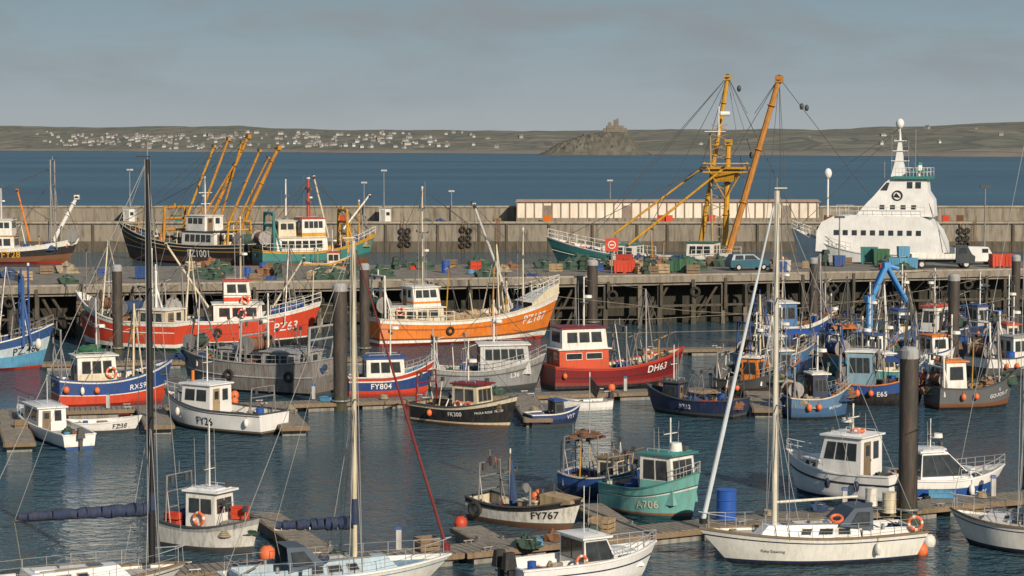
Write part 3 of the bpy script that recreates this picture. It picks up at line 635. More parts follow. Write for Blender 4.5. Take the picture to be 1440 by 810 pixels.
for y in(-.98,.98): mb.box((-1.1,y,1.2),(4.2,.05,.42),WHITE)
mb.box((.98,0,1.5),(.06,2,1.0),WHITE); mb.box((-3.18,0,1.2),(.05,2,.42),WHITE); mb.obj('flatbed',e)
for y in(-.96,.96):
    mb=MB(); mb.box((1.75,y,1.7),(.8,.02,.55),GLASS); mb.obj('side_window',e)
for x in(-2.2,2.1):
    for y in(-.85,.85): wheel(None,(x,y,.4),.4,e)
e=empty('parked_van','white van parked on the fish quay','van',Q(1374,372)+Vector((0,0,.01)),.0)
mb=MB(); mb.extr([(-1.7,.35),(1.7,.35),(1.75,.9),(1.3,1.1),(.9,1.75),(-1.7,1.8)],-.85,.85,CLEAN); mb.obj('body',e)
for y in(-.86,.86):
    mb=MB(); mb.box((.6,y,1.4),(.6,.02,.4),GLASS); mb.obj('side_window',e)
for x in(-1.1,1.15):
    for y in(-.8,.8): wheel(None,(x,y,.34),.34,e)
e=empty('road_sign','square red warning sign with white ring on a post','sign',Q(860,386)); mb=MB(); mb.cyl((0,0,0),(0,0,2.9),.05,STEEL); mb.obj('post',e)
mb=MB(); mb.box((0,-.07,2.7),(1.2,.05,1.2),OREDM); mb.obj('board',e); mb=MB(); mb.tor((0,-.11,2.7),.33,.05,WHITE,(0,1,0)); mb.box((0,-.11,2.7),(.4,.03,.1),WHITE); mb.obj('symbol',e)
for px,vb,vt in((1384,372,262),(1180,370,305)):
    p=Q(px,vb); h=ZT(vt,p.y)-4.3; e=empty('street_lamp','tall lamp post on the fish quay','street lamp',p,0,'lamp posts on the quay'); mb=MB(); mb.cyl((0,0,0),(0,0,h),.1,STEEL,.06); mb.obj('post',e); mb=MB(); mb.box((0,0,h),(1.0,.4,.2),DGREY); mb.obj('lamp_head',e)

# ================================================================ PONTOONS AND PILES
PF=P((.27,.26,.24),.85,.6,scale=.8); WEED=P((.05,.055,.03),.9,.6,scale=3); GAP=P((.05,.045,.04),.9,.3)
def pontoon(a,b,w,label,h=.5):
    A,B_=G(*a),G(*b); d=B_-A; L=d.length; rz=math.atan2(d.y,d.x); e=empty('pontoon',label,'pontoon',(A+B_)/2,rz,'floating pontoons')
    mb=MB(); n=int(L/.3); mb.box((0,0,h-.07),(L,w*.98,.06),GAP)
    for i in range(n): mb.box((-L/2+(i+.5)*L/n,0,h-.02+rr(-.004,.004)),(L/n*.88,w,.04),PLANK)
    mb.obj('deck',e)
    mb=MB()
    for sy in(-1,1): mb.box((0,sy*(w/2+.04),h-.12),(L,.08,.2),WOOD)
    mb.box((L/2+.04,0,h-.12),(.08,w,.2),WOOD); mb.obj('fender_board',e)
    k=max(2,int(L/3.2))
    for i in range(k):
        mb=MB(); mb.box((-L/2+L*(i+.5)/k,0,.02),(L/k*.8,w*.86,h*2-.45),PF); mb.obj('float',e)
    for i in range(max(1,int(L/5))):
        for sy in(-1,1):
            mb=MB(); x=-L/2+1+i*5; mb.cyl((x-.12,sy*w*.42,h),(x-.12,sy*w*.42,h+.1),.03,STEEL); mb.cyl((x+.12,sy*w*.42,h),(x+.12,sy*w*.42,h+.1),.03,STEEL); mb.cyl((x-.22,sy*w*.42,h+.11),(x+.22,sy*w*.42,h+.11),.03,STEEL); mb.obj('cleat',e)
    return A,B_
pontoon((-90,592),(345,580),1.8,'weathered grey timber pontoon walkway beside moored boats')
pontoon((345,580),(720,566),1.8,'weathered grey timber pontoon walkway beside moored boats')
pontoon((720,566),(1130,553),1.8,'weathered grey timber pontoon walkway beside moored boats')
for a,b in(((12,590),(28,637)),((385,578),(415,614)),((735,568),(757,602)),((1062,557),(1078,588)),((210,584),(225,612))): pontoon(a,b,1.5,'short wooden finger pontoon between berthed boats',.55)
pontoon((230,822),(640,790),1.7,'weathered timber pontoon walkway between yachts and workboats'); pontoon((640,790),(1000,752),1.9,'wet timber pontoon walkway behind a white yacht'); pontoon((1000,752),(1500,706),1.9,'timber pontoon walkway running past a mooring pile')
for a,b in(((455,795),(372,738)),((880,760),(826,724)),((1330,722),(1296,690)),((700,782),(655,757))): pontoon(a,b,1.2,'narrow wooden finger pontoon between berthed boats',.5)
pontoon((900,500),(1460,492),1.6,'timber pontoon among small fishing boats near the quay'); pontoon((60,520),(520,512),1.6,'timber pontoon behind the moored trawlers')
for u,v in((440,574),(640,569),(880,562),(150,587),(560,795),(1190,735),(1400,716),(1000,557)):
    p=G(u,v); e=empty('service_pedestal','white power and water pedestal on a pontoon','service pedestal',p+Vector((0,.5,.51)),0,'service pedestals on the pontoons'); mb=MB(); mb.box((0,0,.4),(.2,.2,.8),LGREY); mb.obj('column',e); mb=MB(); mb.box((0,0,.86),(.26,.26,.12),BLUE,ins=.03); mb.obj('cap',e)
TUBE=P((.05,.045,.04),.55,.5,grime=(.13,.085,.06)); CAP=P((.36,.37,.37),.5,.4)
def pile(u,vb,vt,w):
    p=G(u,vb); D=p.y; h=ZT(vt,D); r=w/2*D/F; e=empty('mooring_pile','dark steel mooring pile with pale grey cap','mooring pile',p,0,'mooring piles of the marina')
    mb=MB(); mb.cyl((0,0,-3),(0,0,h-.5),r,TUBE,n=24); mb.obj('shaft',e)
    mb=MB(); mb.cyl((0,0,h-.5),(0,0,h-.15),r*1.06,CAP,n=24); mb.cyl((0,0,h-.15),(0,0,h),r*1.06,CAP,r*.7,n=24); mb.obj('cap',e)
    mb=MB(); mb.cyl((0,0,-.3),(0,0,.9),r*1.015,WEED,n=24); mb.obj('weed_band',e)
    mb=MB(); mb.tor((0,0,.6),r*1.25,.06,STEEL); mb.box((0,r*1.5,.55),(r*2,r*.8,.15),STEEL); mb.obj('pile_guide',e)
for q in[(479,577,398,20),(513,500,370,14),(166,500,372,14),(833,462,365,15),(1144,468,362,13),(1340,520,385,16),(1427,490,358,12),(1276,735,488,27)]: pile(*q)

# ================================================================ FAR TRAWLERS
def wl2(b,u,v,y_):
    D=b.e.location.y+y_; p=b.M.inverted()@Vector((AT(u,D),D,ZT(v,D))); return p
def boom(b,p0,p1,r=.16,m=YEL,name='derrick_boom'):
    mb=MB(); p0=Vector(p0);p1=Vector(p1); mb.cyl(p0,p1,r,m,r*.8); mb.cyl(p1-Vector((.0,.3,.2)),p1+Vector((.0,.3,.2)),r*1.1,DGREY); mb.box(p1,(r*2.2,r*2.2,r*2),m)
    for f in(.3,.6,.85): q=p0.lerp(p1,f); mb.tor(q,r*1.1,r*.25,m,(p1-p0),10,4)
    return mb.obj(name,b.e)
b=Boat('fishing_trawler','black hulled beam trawler with yellow derricks beside the pier',(362,374),(168,364),6.2,2.9,2.6,5.2,[(.3,P((.10,.045,.03),.6,.6)),(.62,BLACK),(.66,YEL),(1,BLACK)],ws=.85,bulw=.9,rail=CREAM,cat='trawler',wl=.3,wales=[(.84,CREAM,.06)])
b.text('PZ1001',.30,.33,1.35,CLEAN)
o,zt=house(b,b.X(.22),b.X(.46),4.2,2.6,WHITE,BLACK,nf=5,ns=5,rf=.2); o2,zt=house(b,b.X(.30),b.X(.44),3.4,2.0,WHITE,WHITE,z0=zt,nf=4,ns=3,name='bridge')
t=mast(b,b.X(.36),zt,5,.12,WHITE,[(.6,2.4),(.3,1.6)],.5,4)
AMB=P((.54,.25,.03),.5,.6,grime=(.22,.09,.02))
for (u0,v0,u1,v1,y,r_) in((278,312,322,196,-2,.2),(292,316,350,192,2,.27),(318,322,366,212,-1,.2),(333,332,392,208,1.5,.30),(262,306,302,206,0,.18),(306,322,341,200,1,.16),(285,305,330,232,-1,.15),(325,330,378,222,.5,.15)):
    boom(b,wl2(b,u0,v0,y),wl2(b,u1,v1,y),r_,random.choice((YEL,AMB,AMB)))
gantry(b,b.X(.12),4.6,4,YEL,.16,1.2); gantry(b,b.X(.58),4.2,5.5,AMB,.2,1.2,name='fore_gantry',bars=3)
T4=[wl2(b,322,196,-2),wl2(b,350,192,2),wl2(b,366,212,-1),wl2(b,392,208,1.5),wl2(b,302,206,0)]
stays(b,[(T4[1],wl2(b,225,300,0)),(T4[0],wl2(b,205,300,0)),(T4[2],wl2(b,345,335,0)),(T4[3],wl2(b,300,300,0)),(T4[4],wl2(b,190,298,0)),(T4[0],T4[3]),(T4[4],wl2(b,240,305,0)),(t,b.P(.98,1,1)),(t,b.P(.02,1,1)),(T4[1],wl2(b,262,308,0)),(T4[3],wl2(b,352,330,0)),(T4[0],wl2(b,245,305,0)),(T4[2],wl2(b,268,310,0)),(T4[1],T4[4])],.04)
clutter(b,.05,.22,5,s=1.3); clutter(b,.5,.88,9,s=1.5); railing(b,.5,.97,1.0,CREAM,8,.03); netdrum(b,b.X(.07),3.4,3,NET,.8); poles(b,.5,.9,5,5,r=.07); poles(b,.05,.3,3,5,r=.07)
# teal trawler
b=Boat('fishing_trawler','teal hulled trawler with white wheelhouse and yellow trim by the pier',(362,380),(528,376),5.6,2.6,2.3,4.4,[(.3,RUST),(.45,DTEAL),(.9,TEAL),(1,YEL)],ws=.85,bulw=.9,rail=YEL,cat='trawler',wl=.3)
o,zt=house(b,b.X(.12),b.X(.56),4.2,2.6,WHITE,CREAM,nf=4,ns=6,rf=.2); house(b,b.X(.15),b.X(.3),3.0,2.0,CREAM,WHITE,z0=zt,nf=3,ns=2,name='deck_house'); o2,zt=house(b,b.X(.34),b.X(.54),3.6,2.3,WHITE,RED,z0=zt,nf=4,ns=4,name='bridge',band=(.05,.25,YEL))
t=mast(b,b.X(.43),zt,5.0,.26,RED,[(.4,1.6),(.75,2.2)],.5,4); mast(b,b.X(.86),b.dz(b.X(.86)),6,.14,YEL,[(.8,1.5)],None,0); mast(b,b.X(.24),7,4.5,.12,WHITE,[(.6,2)],None,2)
gantry(b,b.X(.1),4.6,5.8,TEAL,.18,1.2); gantry(b,b.X(.72),4,5.5,YEL,.18,1.0,name='fore_gantry',bars=3); boom(b,(b.X(.72),0,5),(b.X(.95),0,9.5),.14,WHITE); boom(b,(b.X(.62),1,4),(b.X(.5),1.2,12),.14,CREAM)
stays(b,[(t,b.P(.99,1,1)),(t,b.P(.01,1,1)),(t,b.P(.6,1,1)),((b.X(.72),0,8),b.P(1,1,1)),((b.X(.1),0,7),t),((b.X(.5),1.2,12),b.P(.9,1,1)),((b.X(.5),1.2,12),b.P(.1,1,1))],.04)
clutter(b,.55,.92,12,s=1.5); clutter(b,.02,.12,4,s=1.3); railing(b,.0,.5,1.0,WHITE,8,.03); railing(b,.7,1,1.0,WHITE,5,.03); poles(b,.58,.95,6,5,r=.07); netdrum(b,b.X(.04),4.2,3,NETO,.7)
b=Boat('fishing_boat','small tan and white fishing boat moored near the pier',(428,384),(494,384),2.9,1.3,1.2,2.2,[(.4,DGREY),(.8,CREAM),(1,YEL)],cat='fishing boat')
o,zt=house(b,b.X(.5),b.X(.78),1.8,1.9,CREAM,RED); mast(b,b.X(.6),zt,2.5,.06,WHITE,[(.6,1)],.5); clutter(b,.1,.45,5,s=1.2); poles(b,.1,.4,2,3)
b=Boat('fishing_boat','white and orange fishing boat with tall lattice mast near the pier',(-70,370),(112,370),5.2,2.5,2.0,3.4,[(.35,RUST),(.75,BLACK),(1,WHITE)],cat='trawler',bulw=.8,wl=.3)
b.text('FY28',.50,.32,1.2,YEL)
o,zt=house(b,b.X(.28),b.X(.52),3.6,2.5,WHITE,YEL,nf=4,ns=3); o,zt=house(b,b.X(.33),b.X(.5),3.0,2.0,WHITE,WHITE,z0=zt,nf=4,ns=3,name='bridge'); t=mast(b,b.X(.4),zt,4,.1,WHITE,[(.6,2)],.6,4)
gantry(b,b.X(.80),3.0,ZT(222,b.e.location.y)-2.2,STEEL,.10,.8,name='lattice_gantry',bars=3); boom(b,(b.X(.8),0,3),(b.X(.98),.5,9),.3,WHITE); boom(b,(b.X(.62),0,3),(b.X(.52),.5,10),.15,ORANGE); stays(b,[(t,b.P(1,1,1)),((b.X(.8),0,13),b.P(1,1,1)),((b.X(.8),1.6,12),b.P(.4,1,1)),(t,(b.X(.8),0,13))],.04); clutter(b,.55,.94,12,s=1.5); poles(b,.55,.9,4,5,r=.07); netdrum(b,b.X(.95),3.8,1.4,RUST,.7)
# teal beamer
b=Boat('fishing_trawler','teal and white beam trawler with tall rusty yellow derricks',(1035,386),(768,381),6.8,2.2,2.0,4.4,[(.7,DTEAL),(.95,TEAL),(1,WHITE)],ws=.9,bulw=.8,rail=WHITE,cat='trawler',wl=.3,deck=GREEN,wales=[(.6,WHITE,.05)])
railing(b,.45,.99,1.1,WHITE,12,.035); railing(b,0,.2,1.1,WHITE,4,.035)
o,zt=house(b,b.X(.5),b.X(.68),4.2,2.2,WHITE,TEAL,nf=5,ns=3); house(b,b.X(.1),b.X(.24),4.4,2.6,WHITE,GREEN,nf=3,ns=3,name='aft_house')
BO=P((.50,.22,.045),.55,.6,grime=(.20,.08,.03))
boom(b,wl2(b,985,345,2),wl2(b,1022,110,2),.33,YEL); boom(b,wl2(b,1024,358,-2.5),wl2(b,1094,112,-2.5),.42,BO)
boom(b,wl2(b,862,330,2),wl2(b,985,238,2),.15,YEL); boom(b,wl2(b,884,344,-2),wl2(b,1018,236,-2),.17,YEL)
boom(b,wl2(b,1002,345,0),wl2(b,998,190,0),.13,TAN,'mast'); boom(b,wl2(b,1020,345,0),wl2(b,1024,200,0),.38,YEL,'mast')
mb=MB()
for z_,w_ in((238,1.0),(250,.9)): 
    a_=wl2(b,988,z_-8,-2.2); c_=wl2(b,1052,z_-8,-2.2); d_=wl2(b,1052,z_-8,2.2); e_=wl2(b,988,z_-8,2.2); mb.tube([a_,c_,d_,e_,a_],.09,YEL)
a_=wl2(b,1020,236,0); mb.box(a_,(5.6,4.2,.25),YEL); mb.box(a_+Vector((0,0,-.9)),(2.2,2.2,1.6),YEL,ins=-.5)
for u_ in(990,1050):
    for y_ in(-2,2): mb.cyl(wl2(b,u_,228,y_),wl2(b,1020,280,y_*.2),.09,YEL)
mb.obj('mast_platform',b.e)
mb=MB()
for i in range(12): 
    v_=175+i*14; mb.cyl(wl2(b,1000,v_,0),wl2(b,1022,v_+8,0),.05,TAN,n=4); mb.cyl(wl2(b,1022,v_,0),wl2(b,1000,v_+8,0),.05,TAN,n=4)
mb.cyl(wl2(b,1010,190,0),wl2(b,1010,150,0),.08,WHITE); mb.cyl(wl2(b,990,185,0),wl2(b,1020,185,0),.06,WHITE); mb.cyl(wl2(b,1012,160,0),wl2(b,1025,160,0),.3,WHITE); mb.obj('mast_lattice',b.e)
tA,tB=wl2(b,1022,108,2),wl2(b,1094,110,-2.5)
stays(b,[(tA,wl2(b,862,290,0)),(tA,wl2(b,840,325,0)),(tA,wl2(b,1130,330,0)),(tA,wl2(b,1060,340,0)),(tB,wl2(b,1228,282,0)),(tB,wl2(b,1020,235,0)),(tB,wl2(b,1110,350,0)),(tB,wl2(b,1100,352,0)),(tB,wl2(b,1060,160,0)),(tA,wl2(b,1050,160,0)),(wl2(b,985,238,2),tA),(wl2(b,1018,236,-2),wl2(b,900,330,0)),(wl2(b,985,238,2),wl2(b,800,330,0)),(tB,wl2(b,1062,225,0)),(tA,wl2(b,1062,235,0)),(tA,wl2(b,905,335,0)),(tB,wl2(b,1075,345,0))],.04)
for u_,v_ in((1126,150),(1038,125),(1056,218),(1133,152)): 
    mb=MB(); mb.sph(wl2(b,u_,v_,0),.28,DGREY,sz=1.5); mb.obj('pulley_block',b.e)
clutter(b,.25,.48,8,s=1.4); clutter(b,.7,.95,5,s=1.4); poles(b,.3,.5,3,5,r=.06)

# white ship
b=Boat('fishing_trawler','large modern white trawler with raked bridge tower and green trim',(1338,414),(1112,410),8.4,4.2,4.2,7.0,[(.3,DTEAL),(.6,CLEAN),(1,CLEAN)],ws=.95,bulw=.9,rail=WHITE,cat='ship',wl=.4,rake=.10,pu=2.8,flb=.25,inner=WHITE,deck=GREEN)
D_=b.e.location.y; zz=lambda v:ZT(v,D_); xu=lambda u: wl2(b,u,300,0).x
def swept(prof,hw,m,name,parent,hw2=None):
    vs=[]; pts=[(xu(u),zz(v)) for u,v in prof]; zmin=min(p[1] for p in pts); zmax=max(p[1] for p in pts); hw2=hw2 or hw
    n=len(pts)
    for sy in(-1,1):
        for x,z in pts: vs.append((x,sy*(hw+(hw2-hw)*(z-zmin)/(zmax-zmin)),z))
    mb=MB(); mb.add(vs,[tuple(range(n)),tuple(range(2*n-1,n-1,-1))]+[(i,n+i,n+(i+1)%n,(i+1)%n) for i in range(n)],m); return mb.obj(name,parent)
h1=swept([(1150,352),(1336,358),(1334,340),(1326,322),(1314,309),(1300,303),(1200,301),(1175,303),(1158,311),(1151,324)],3.3,CLEAN,'forecastle_house',b.e,3.0)
for i in range(10):
    for sy in(-1,1):
        mb=MB(); u0=1176+i*13; x0,x1=xu(u0),xu(u0+7); yy=sy*3.14; mb.hexa([Vector((x0,yy,zz(329))),Vector((x1,yy,zz(329))),Vector((x1,yy+sy*.06,zz(329))),Vector((x0,yy+sy*.06,zz(329)))],[Vector((x0,yy-sy*.05,zz(322))),Vector((x1,yy-sy*.05,zz(322))),Vector((x1,yy+sy*.02,zz(322))),Vector((x0,yy+sy*.02,zz(322)))],GLASS); mb.obj('window',h1)
for i in range(5):
    mb=MB(); y0=-2.6+i*1.07; mb.box((xu(1153)+.02,y0+.5,zz(322)),(.3,.8,.7),GLASS); mb.obj('window',h1)
# one swept tower: raked forward face, near-vertical aft face
h2=swept([(1206,302),(1318,303),(1316,280),(1308,268),(1306,248),(1258,248),(1247,256),(1232,274),(1222,284)],2.6,CLEAN,'bridge_tower',b.e,1.9)
yw=lambda v: 2.6-.7*((zz(v)-zz(303))/(zz(248)-zz(303)))+.03
def sidepane(u0,u1,v0,v1,par,sk=0):
    for sy in(-1,1):
        mb=MB(); mb.add([(xu(u0),sy*yw(v0),zz(v0)),(xu(u1),sy*yw(v0),zz(v0)),(xu(u1+sk*.4),sy*yw(v1),zz(v1)),(xu(u0+sk),sy*yw(v1),zz(v1))],[(0,1,2,3)],GLASS); mb.obj('window',par)
sidepane(1240,1250,267,256,h2,9); sidepane(1278,1286,264,255,h2); sidepane(1290,1298,264,255,h2)
for i in range(4): sidepane(1240+i*15,1247+i*15,293,287,h2)
for i in range(5):
    pa=(1236,269); pb=(1246,257.5); y0=-1.9+i*.78; q=[Vector((xu(pa[0])+.1,y0,zz(pa[1]))),Vector((xu(pa[0])+.1,y0+.66,zz(pa[1]))),Vector((xu(pb[0])+.1,y0+.66,zz(pb[1]))),Vector((xu(pb[0])+.1,y0,zz(pb[1])))]; mb=MB(); mb.add(q,[(0,1,2,3)],GLASS); mb.obj('window',h2)
mb=MB(); p=Vector((xu(1265),b.side*(yw(274)+.03),zz(274))); mb.tor(p,.5,.08,BLACK,(0,b.side,.1)); mb.extr([(p.x-.3,p.z-.2),(p.x+.35,p.z-.1),(p.x+.1,p.z+.3)],p.y,p.y+b.side*.08,BLACK); mb.obj('emblem',b.e)
mb=MB(); mb.box((xu(1286),0,zz(249)),(abs(xu(1258)-xu(1313)),4.8,.3),TEAL); mb.box((xu(1292),0,zz(240)),(1.8,3.2,.14),TEAL)
for sy in(-1,1): mb.cyl((xu(1294),sy*1.2,zz(249)),(xu(1294),sy*1.2,zz(232)),.16,CLEAN); mb.cyl((xu(1294),sy*1.2,zz(232)),(xu(1294),sy*1.2,zz(228)),.18,TEAL)
mb.obj('funnel_platform',b.e)
swept([(1253,248),(1275,248),(1271,226),(1268,200),(1263,200),(1259,226)],.45,CLEAN,'mast_column',b.e,.2)
mb=MB(); mb.cyl((xu(1266),0,zz(202)),(xu(1265),0,zz(180)),.17,CLEAN,.1); 
for v_,w_ in((226,1.9),(212,1.6),(198,1.3)): mb.box((xu(1266),0,zz(v_)),(w_,.8,.08),CLEAN); mb.box((xu(1266)-w_*.35,0,zz(v_-3)),(.4,.3,.26),DGREY)
mb.obj('mast',b.e); mb=MB(); mb.sph((xu(1265),0,zz(174)),.45,CLEAN,sz=1.25); mb.obj('satellite_dome',b.e)
for u_,v_ in((1254,168),(1278,175),(1288,160),(1244,205),(1300,215)): 
    mb=MB(); mb.cyl((xu(u_),.3,zz(250)),(xu(u_),.3,zz(v_+22)),.03,WIREL,n=4); mb.obj('whip_antenna',b.e)
mb=MB(); mb.sph(Vector((xu(1162),0,zz(244))),.42,CLEAN,sz=1.4); mb.cyl((xu(1162),0,zz(305)),(xu(1162),0,zz(250)),.1,CLEAN); mb.obj('satellite_mast',b.e)
for (u0,u1,v_,yy) in((1170,1305,302,3.1),(1262,1312,248,2.2)):
    for sy in(-1,1):
        mb=MB(); n=10
        for i in range(n+1): x=xu(u0+(u1-u0)*i/n); mb.cyl((x,sy*yy,zz(v_)),(x,sy*yy,zz(v_)+.95),.025,WHITE,n=4)
        for h in(.5,.95): mb.cyl((xu(u0),sy*yy,zz(v_)+h),(xu(u1),sy*yy,zz(v_)+h),.025,WHITE,n=4)
        mb.obj('deck_railing',b.e)
railing(b,.6,1.0,.9,WHITE,12,.035)
t=Vector((xu(1265),0,zz(180))); stays(b,[(t,b.P(.97,1,1)),(t,(xu(1162),0,zz(250))),(t,b.P(.0,1,1)),(t,(xu(1310),0,zz(248)))],.03)

# ================================================================ MIDDLE BOATS
def trawl_rig(b,xg,h,m=STEEL,lean=.8):
    z=b.dz(xg); mb=MB()
    for sy in(-1,1): mb.cyl((xg,sy*b.B*.36,z),(xg+lean,0,z+h),.07,m,.05)
    mb.cyl((xg+lean*2.4,0,z),(xg+lean,0,z+h),.06,m,.05); mb.cyl((xg+lean*.5,-b.B*.2,z+h*.5),(xg+lean*.5,b.B*.2,z+h*.5),.05,m)
    mb.obj('tripod_mast',b.e); return Vector((xg+lean,0,z+h))
b=Boat('fishing_trawler','orange wooden trawler with cream whaleback bow and registration lettering',(524,486),(786,474),5.0,2.2,1.9,3.7,[(.12,WHITE),(.2,RUST),(.88,ORANGE),(1,WHITE)],ws=.62,bulw=.75,rail=CREAM,cat='trawler',wl=.25,wales=[(.62,P((.40,.10,.02),.5,.4),.06),(.86,WHITE,.05)],inner=CREAM,deck=P((.36,.26,.15),.8,.6),pu=2.6,flb=.5)
b.text('PZ187',.84,.46,1.0,CLEAN)
mb=MB(); us=[.8+.02*i for i in range(11)]
for i in range(10):
    p=[b.P(us[i],1,1),b.P(us[i+1],1,1),b.P(us[i+1],1,-1),b.P(us[i],1,-1)]; k0=min(1,.35+i*.12); k1=min(1,.35+(i+1)*.12); up=[q+Vector((0,0,.85*k)) for q,k in zip(p,(k0,k1,k1,k0))]
    mb.add([p[0],p[1],up[1],up[0]],[(0,1,2,3)],CREAM); mb.add([p[3],p[2],up[2],up[3]],[(0,1,2,3)],CREAM); mb.add(up,[(0,1,2,3)],WHITE)
mb.obj('whaleback',b.e)
o,zt=house(b,b.X(.05),b.X(.34),3.0,1.45,CREAM,WHITE,nf=3,ns=4,framec=WOOD,z0=b.dz(0)+.25); o2,zt=house(b,b.X(.18),b.X(.33),2.3,1.5,WHITE,WHITE,z0=zt,nf=4,ns=3,name='bridge',rf=.25,band=(.2,.3,ORANGE))
lifebuoy(b,(b.X(.1),b.side*1.62,2.8))
t=mast(b,b.X(.26),zt,7.8,.09,CREAM,[(.3,1.8),(.55,2.2),(.8,1.0)],.35,6)
gantry(b,b.X(.03),3.0,4.2,WHITE,.09,.8); t2=trawl_rig(b,b.X(.62),6.4,CREAM,.6); boom(b,(b.X(.74),0,2.6),(b.X(.54),.3,11.2),.13,LGREY); mast(b,b.X(.8),b.dz(b.X(.8)),7,.08,CREAM,[(.7,1.2)],None,1)
stays(b,[(t,b.P(.99,1,1)),(t,b.P(.0,1,1)),((b.X(.54),.3,11.2),b.P(.99,1,1)),((b.X(.54),.3,11.2),b.P(.5,1,-1)),(t2,b.P(.98,1,1)),((b.X(.8),0,9),b.P(.99,1,1)),((b.X(.8),0,9),b.P(.7,1,b.side)),((b.X(.8),0,9),b.P(.9,1,b.side)),(t,t2),((b.X(.8),0,8),b.P(.6,1,b.side)),(t,b.P(.4,1,b.side)),(t,b.P(.15,1,b.side))],.022)
winch(b,b.X(.55),1.6); clutter(b,.38,.78,14,s=1.2); railing(b,.8,1,.8,WHITE,5,.025,z=.75); poles(b,.4,.85,6,5.5,r=.05); railing(b,.04,.36,.8,WHITE,8,.025); netdrum(b,b.X(.03),3.3,2.2,NET,.5)
tyref(b,.34)
mb=MB(); mb.heap((b.X(.5),0,b.dz(0)),2.3,1.4,1.1,TAN,seed=5); mb.obj('tarpaulin_cover',b.e); moor(b,.95,alongq(146,.2,4.4)); moor(b,.03,alongq(118,.2,4.4))
b=Boat('fishing_trawler','red hulled trawler with white rail and pale wheelhouse',(262,492),(108,484),4.6,2.2,2.2,4.3,[(.14,WHITE),(.86,OREDM),(1,WHITE)],ws=.7,bulw=.8,rail=WHITE,cat='trawler',wl=.25,wales=[(.6,WHITE,.045)],flb=.5,bottom=GREEN)
o,zt=house(b,b.X(.1),b.X(.36),2.6,1.7,CREAM,WHITE,nf=3,ns=3); t=mast(b,b.X(.3),zt,4.5,.08,WHITE,[(.6,1.6)],.5,4); t2=trawl_rig(b,b.X(.65),6.6,CREAM,.5); stays(b,[(t,b.P(.99,1,1)),(t2,b.P(.99,1,1)),(t2,b.P(.1,1,b.side)),(t,t2),(t2,b.P(.5,1,b.side)),(t2,b.P(.8,1,b.side))],.022); clutter(b,.42,.9,14,s=1.2); b.text('PZ6',.8,.5,.8,CLEAN); poles(b,.4,.95,7,6,r=.05); netdrum(b,b.X(.5),3.2,2.4,NETB,.5); netdrum(b,b.X(.75),3.4,2,NETO,.45)
b=Boat('fishing_trawler','bright red trawler with white wheelhouse and blue rolled gear',(205,488),(452,484),5.2,2.4,2.1,3.4,[(.12,BLACK),(.16,WHITE),(.9,OREDM),(1,WHITE)],ws=.7,bulw=.8,rail=WHITE,cat='trawler',wl=.25,wales=[(.5,RED,.06)],bottom=BLACK,inner=WHITE)
b.text('PZ63',.80,.42,.95,CLEAN)
o,zt=house(b,b.X(.38),b.X(.66),3.0,1.8,WHITE,WHITE,nf=3,ns=3,framec=RED,z0=b.dz(0)+.2,doorc=OREDM); o2,zt=house(b,b.X(.44),b.X(.60),2.4,1.7,WHITE,OREDM,z0=zt,nf=4,ns=2,name='bridge',rf=.25,band=(.12,.3,OREDM))
lifebuoy(b,(b.X(.56),b.side*1.6,3.8)); lifebuoy(b,(b.X(.54),b.side*1.62,2.7),m=OREDM)
t=mast(b,b.X(.54),zt,4.8,.08,CREAM,[(.4,1.8),(.7,1.4)],.4,5)
gantry(b,b.X(.06),3.4,4.6,WHITE,.1,.9); t2=trawl_rig(b,b.X(.78),6.2,STEEL,.5); t3=trawl_rig(b,b.X(.22),6.4,CREAM,.5); boom(b,(b.X(.36),0,3),(b.X(.12),.3,8.2),.1,CREAM); boom(b,(b.X(.72),0,3),(b.X(.9),-.3,7.),.09,CREAM)
stays(b,[(t,b.P(.99,1,1)),(t2,b.P(.99,1,1)),(t3,b.P(.0,1,1)),(t,t3),(t,t2),(t2,b.P(.6,1,b.side)),(t3,b.P(.35,1,b.side)),(t3,b.P(.1,1,b.side)),((b.X(.12),.3,8.2),b.P(0,1,b.side)),(t2,b.P(.9,1,b.side))],.022)
mb=MB(); mb.cyl((b.X(.70),0,2.6),(b.X(.9),0,3.2),.32,BLUE,n=12); mb.obj('rolled_awning',b.e); winch(b,b.X(.3),1.6,GREEN); clutter(b,.05,.36,14,s=1.2); clutter(b,.7,.9,5); poles(b,.05,.36,5,6,r=.05); poles(b,.68,.95,4,5,r=.05); netdrum(b,b.X(.04),3.4,2.6,NETO,.55); netdrum(b,b.X(.16),3.2,2.2,NET,.5); railing(b,.7,1,.8,WHITE,6,.025)
tyref(b,.4); moor(b,.95,alongq(105,.2,4.4))
b=Boat('fishing_boat','pale blue fishing boat with navy top band and white rail',(-130,522),(76,516),5.0,1.8,1.8,3.1,[(.40,LBLUE),(.72,P((.48,.58,.63),.4,.3)),(1,P((.03,.09,.25),.4,.3))],ws=.85,bulw=.7,rail=WHITE,cat='fishing boat',wl=.2)
b.text('PZ.46',.80,.42,.72,BLACK); fender(b,.90,WHITE,.24,.8); gantry(b,b.X(.78),3.4,5,P((.03,.10,.30),.4,.3),.13,.6,name='bow_gantry',bars=3); mast(b,b.X(.83),b.dz(0),6.2,.1,BLUE,[(.7,1.2)],None,1); t2=trawl_rig(b,b.X(.6),6,STEEL); clutter(b,.6,.95,12); railing(b,.7,1.,.7,STEEL,6,.025); poles(b,.6,.9,4,5)
o,zt=house(b,b.X(.35),b.X(.58),3,2.3,WHITE,BLUE)
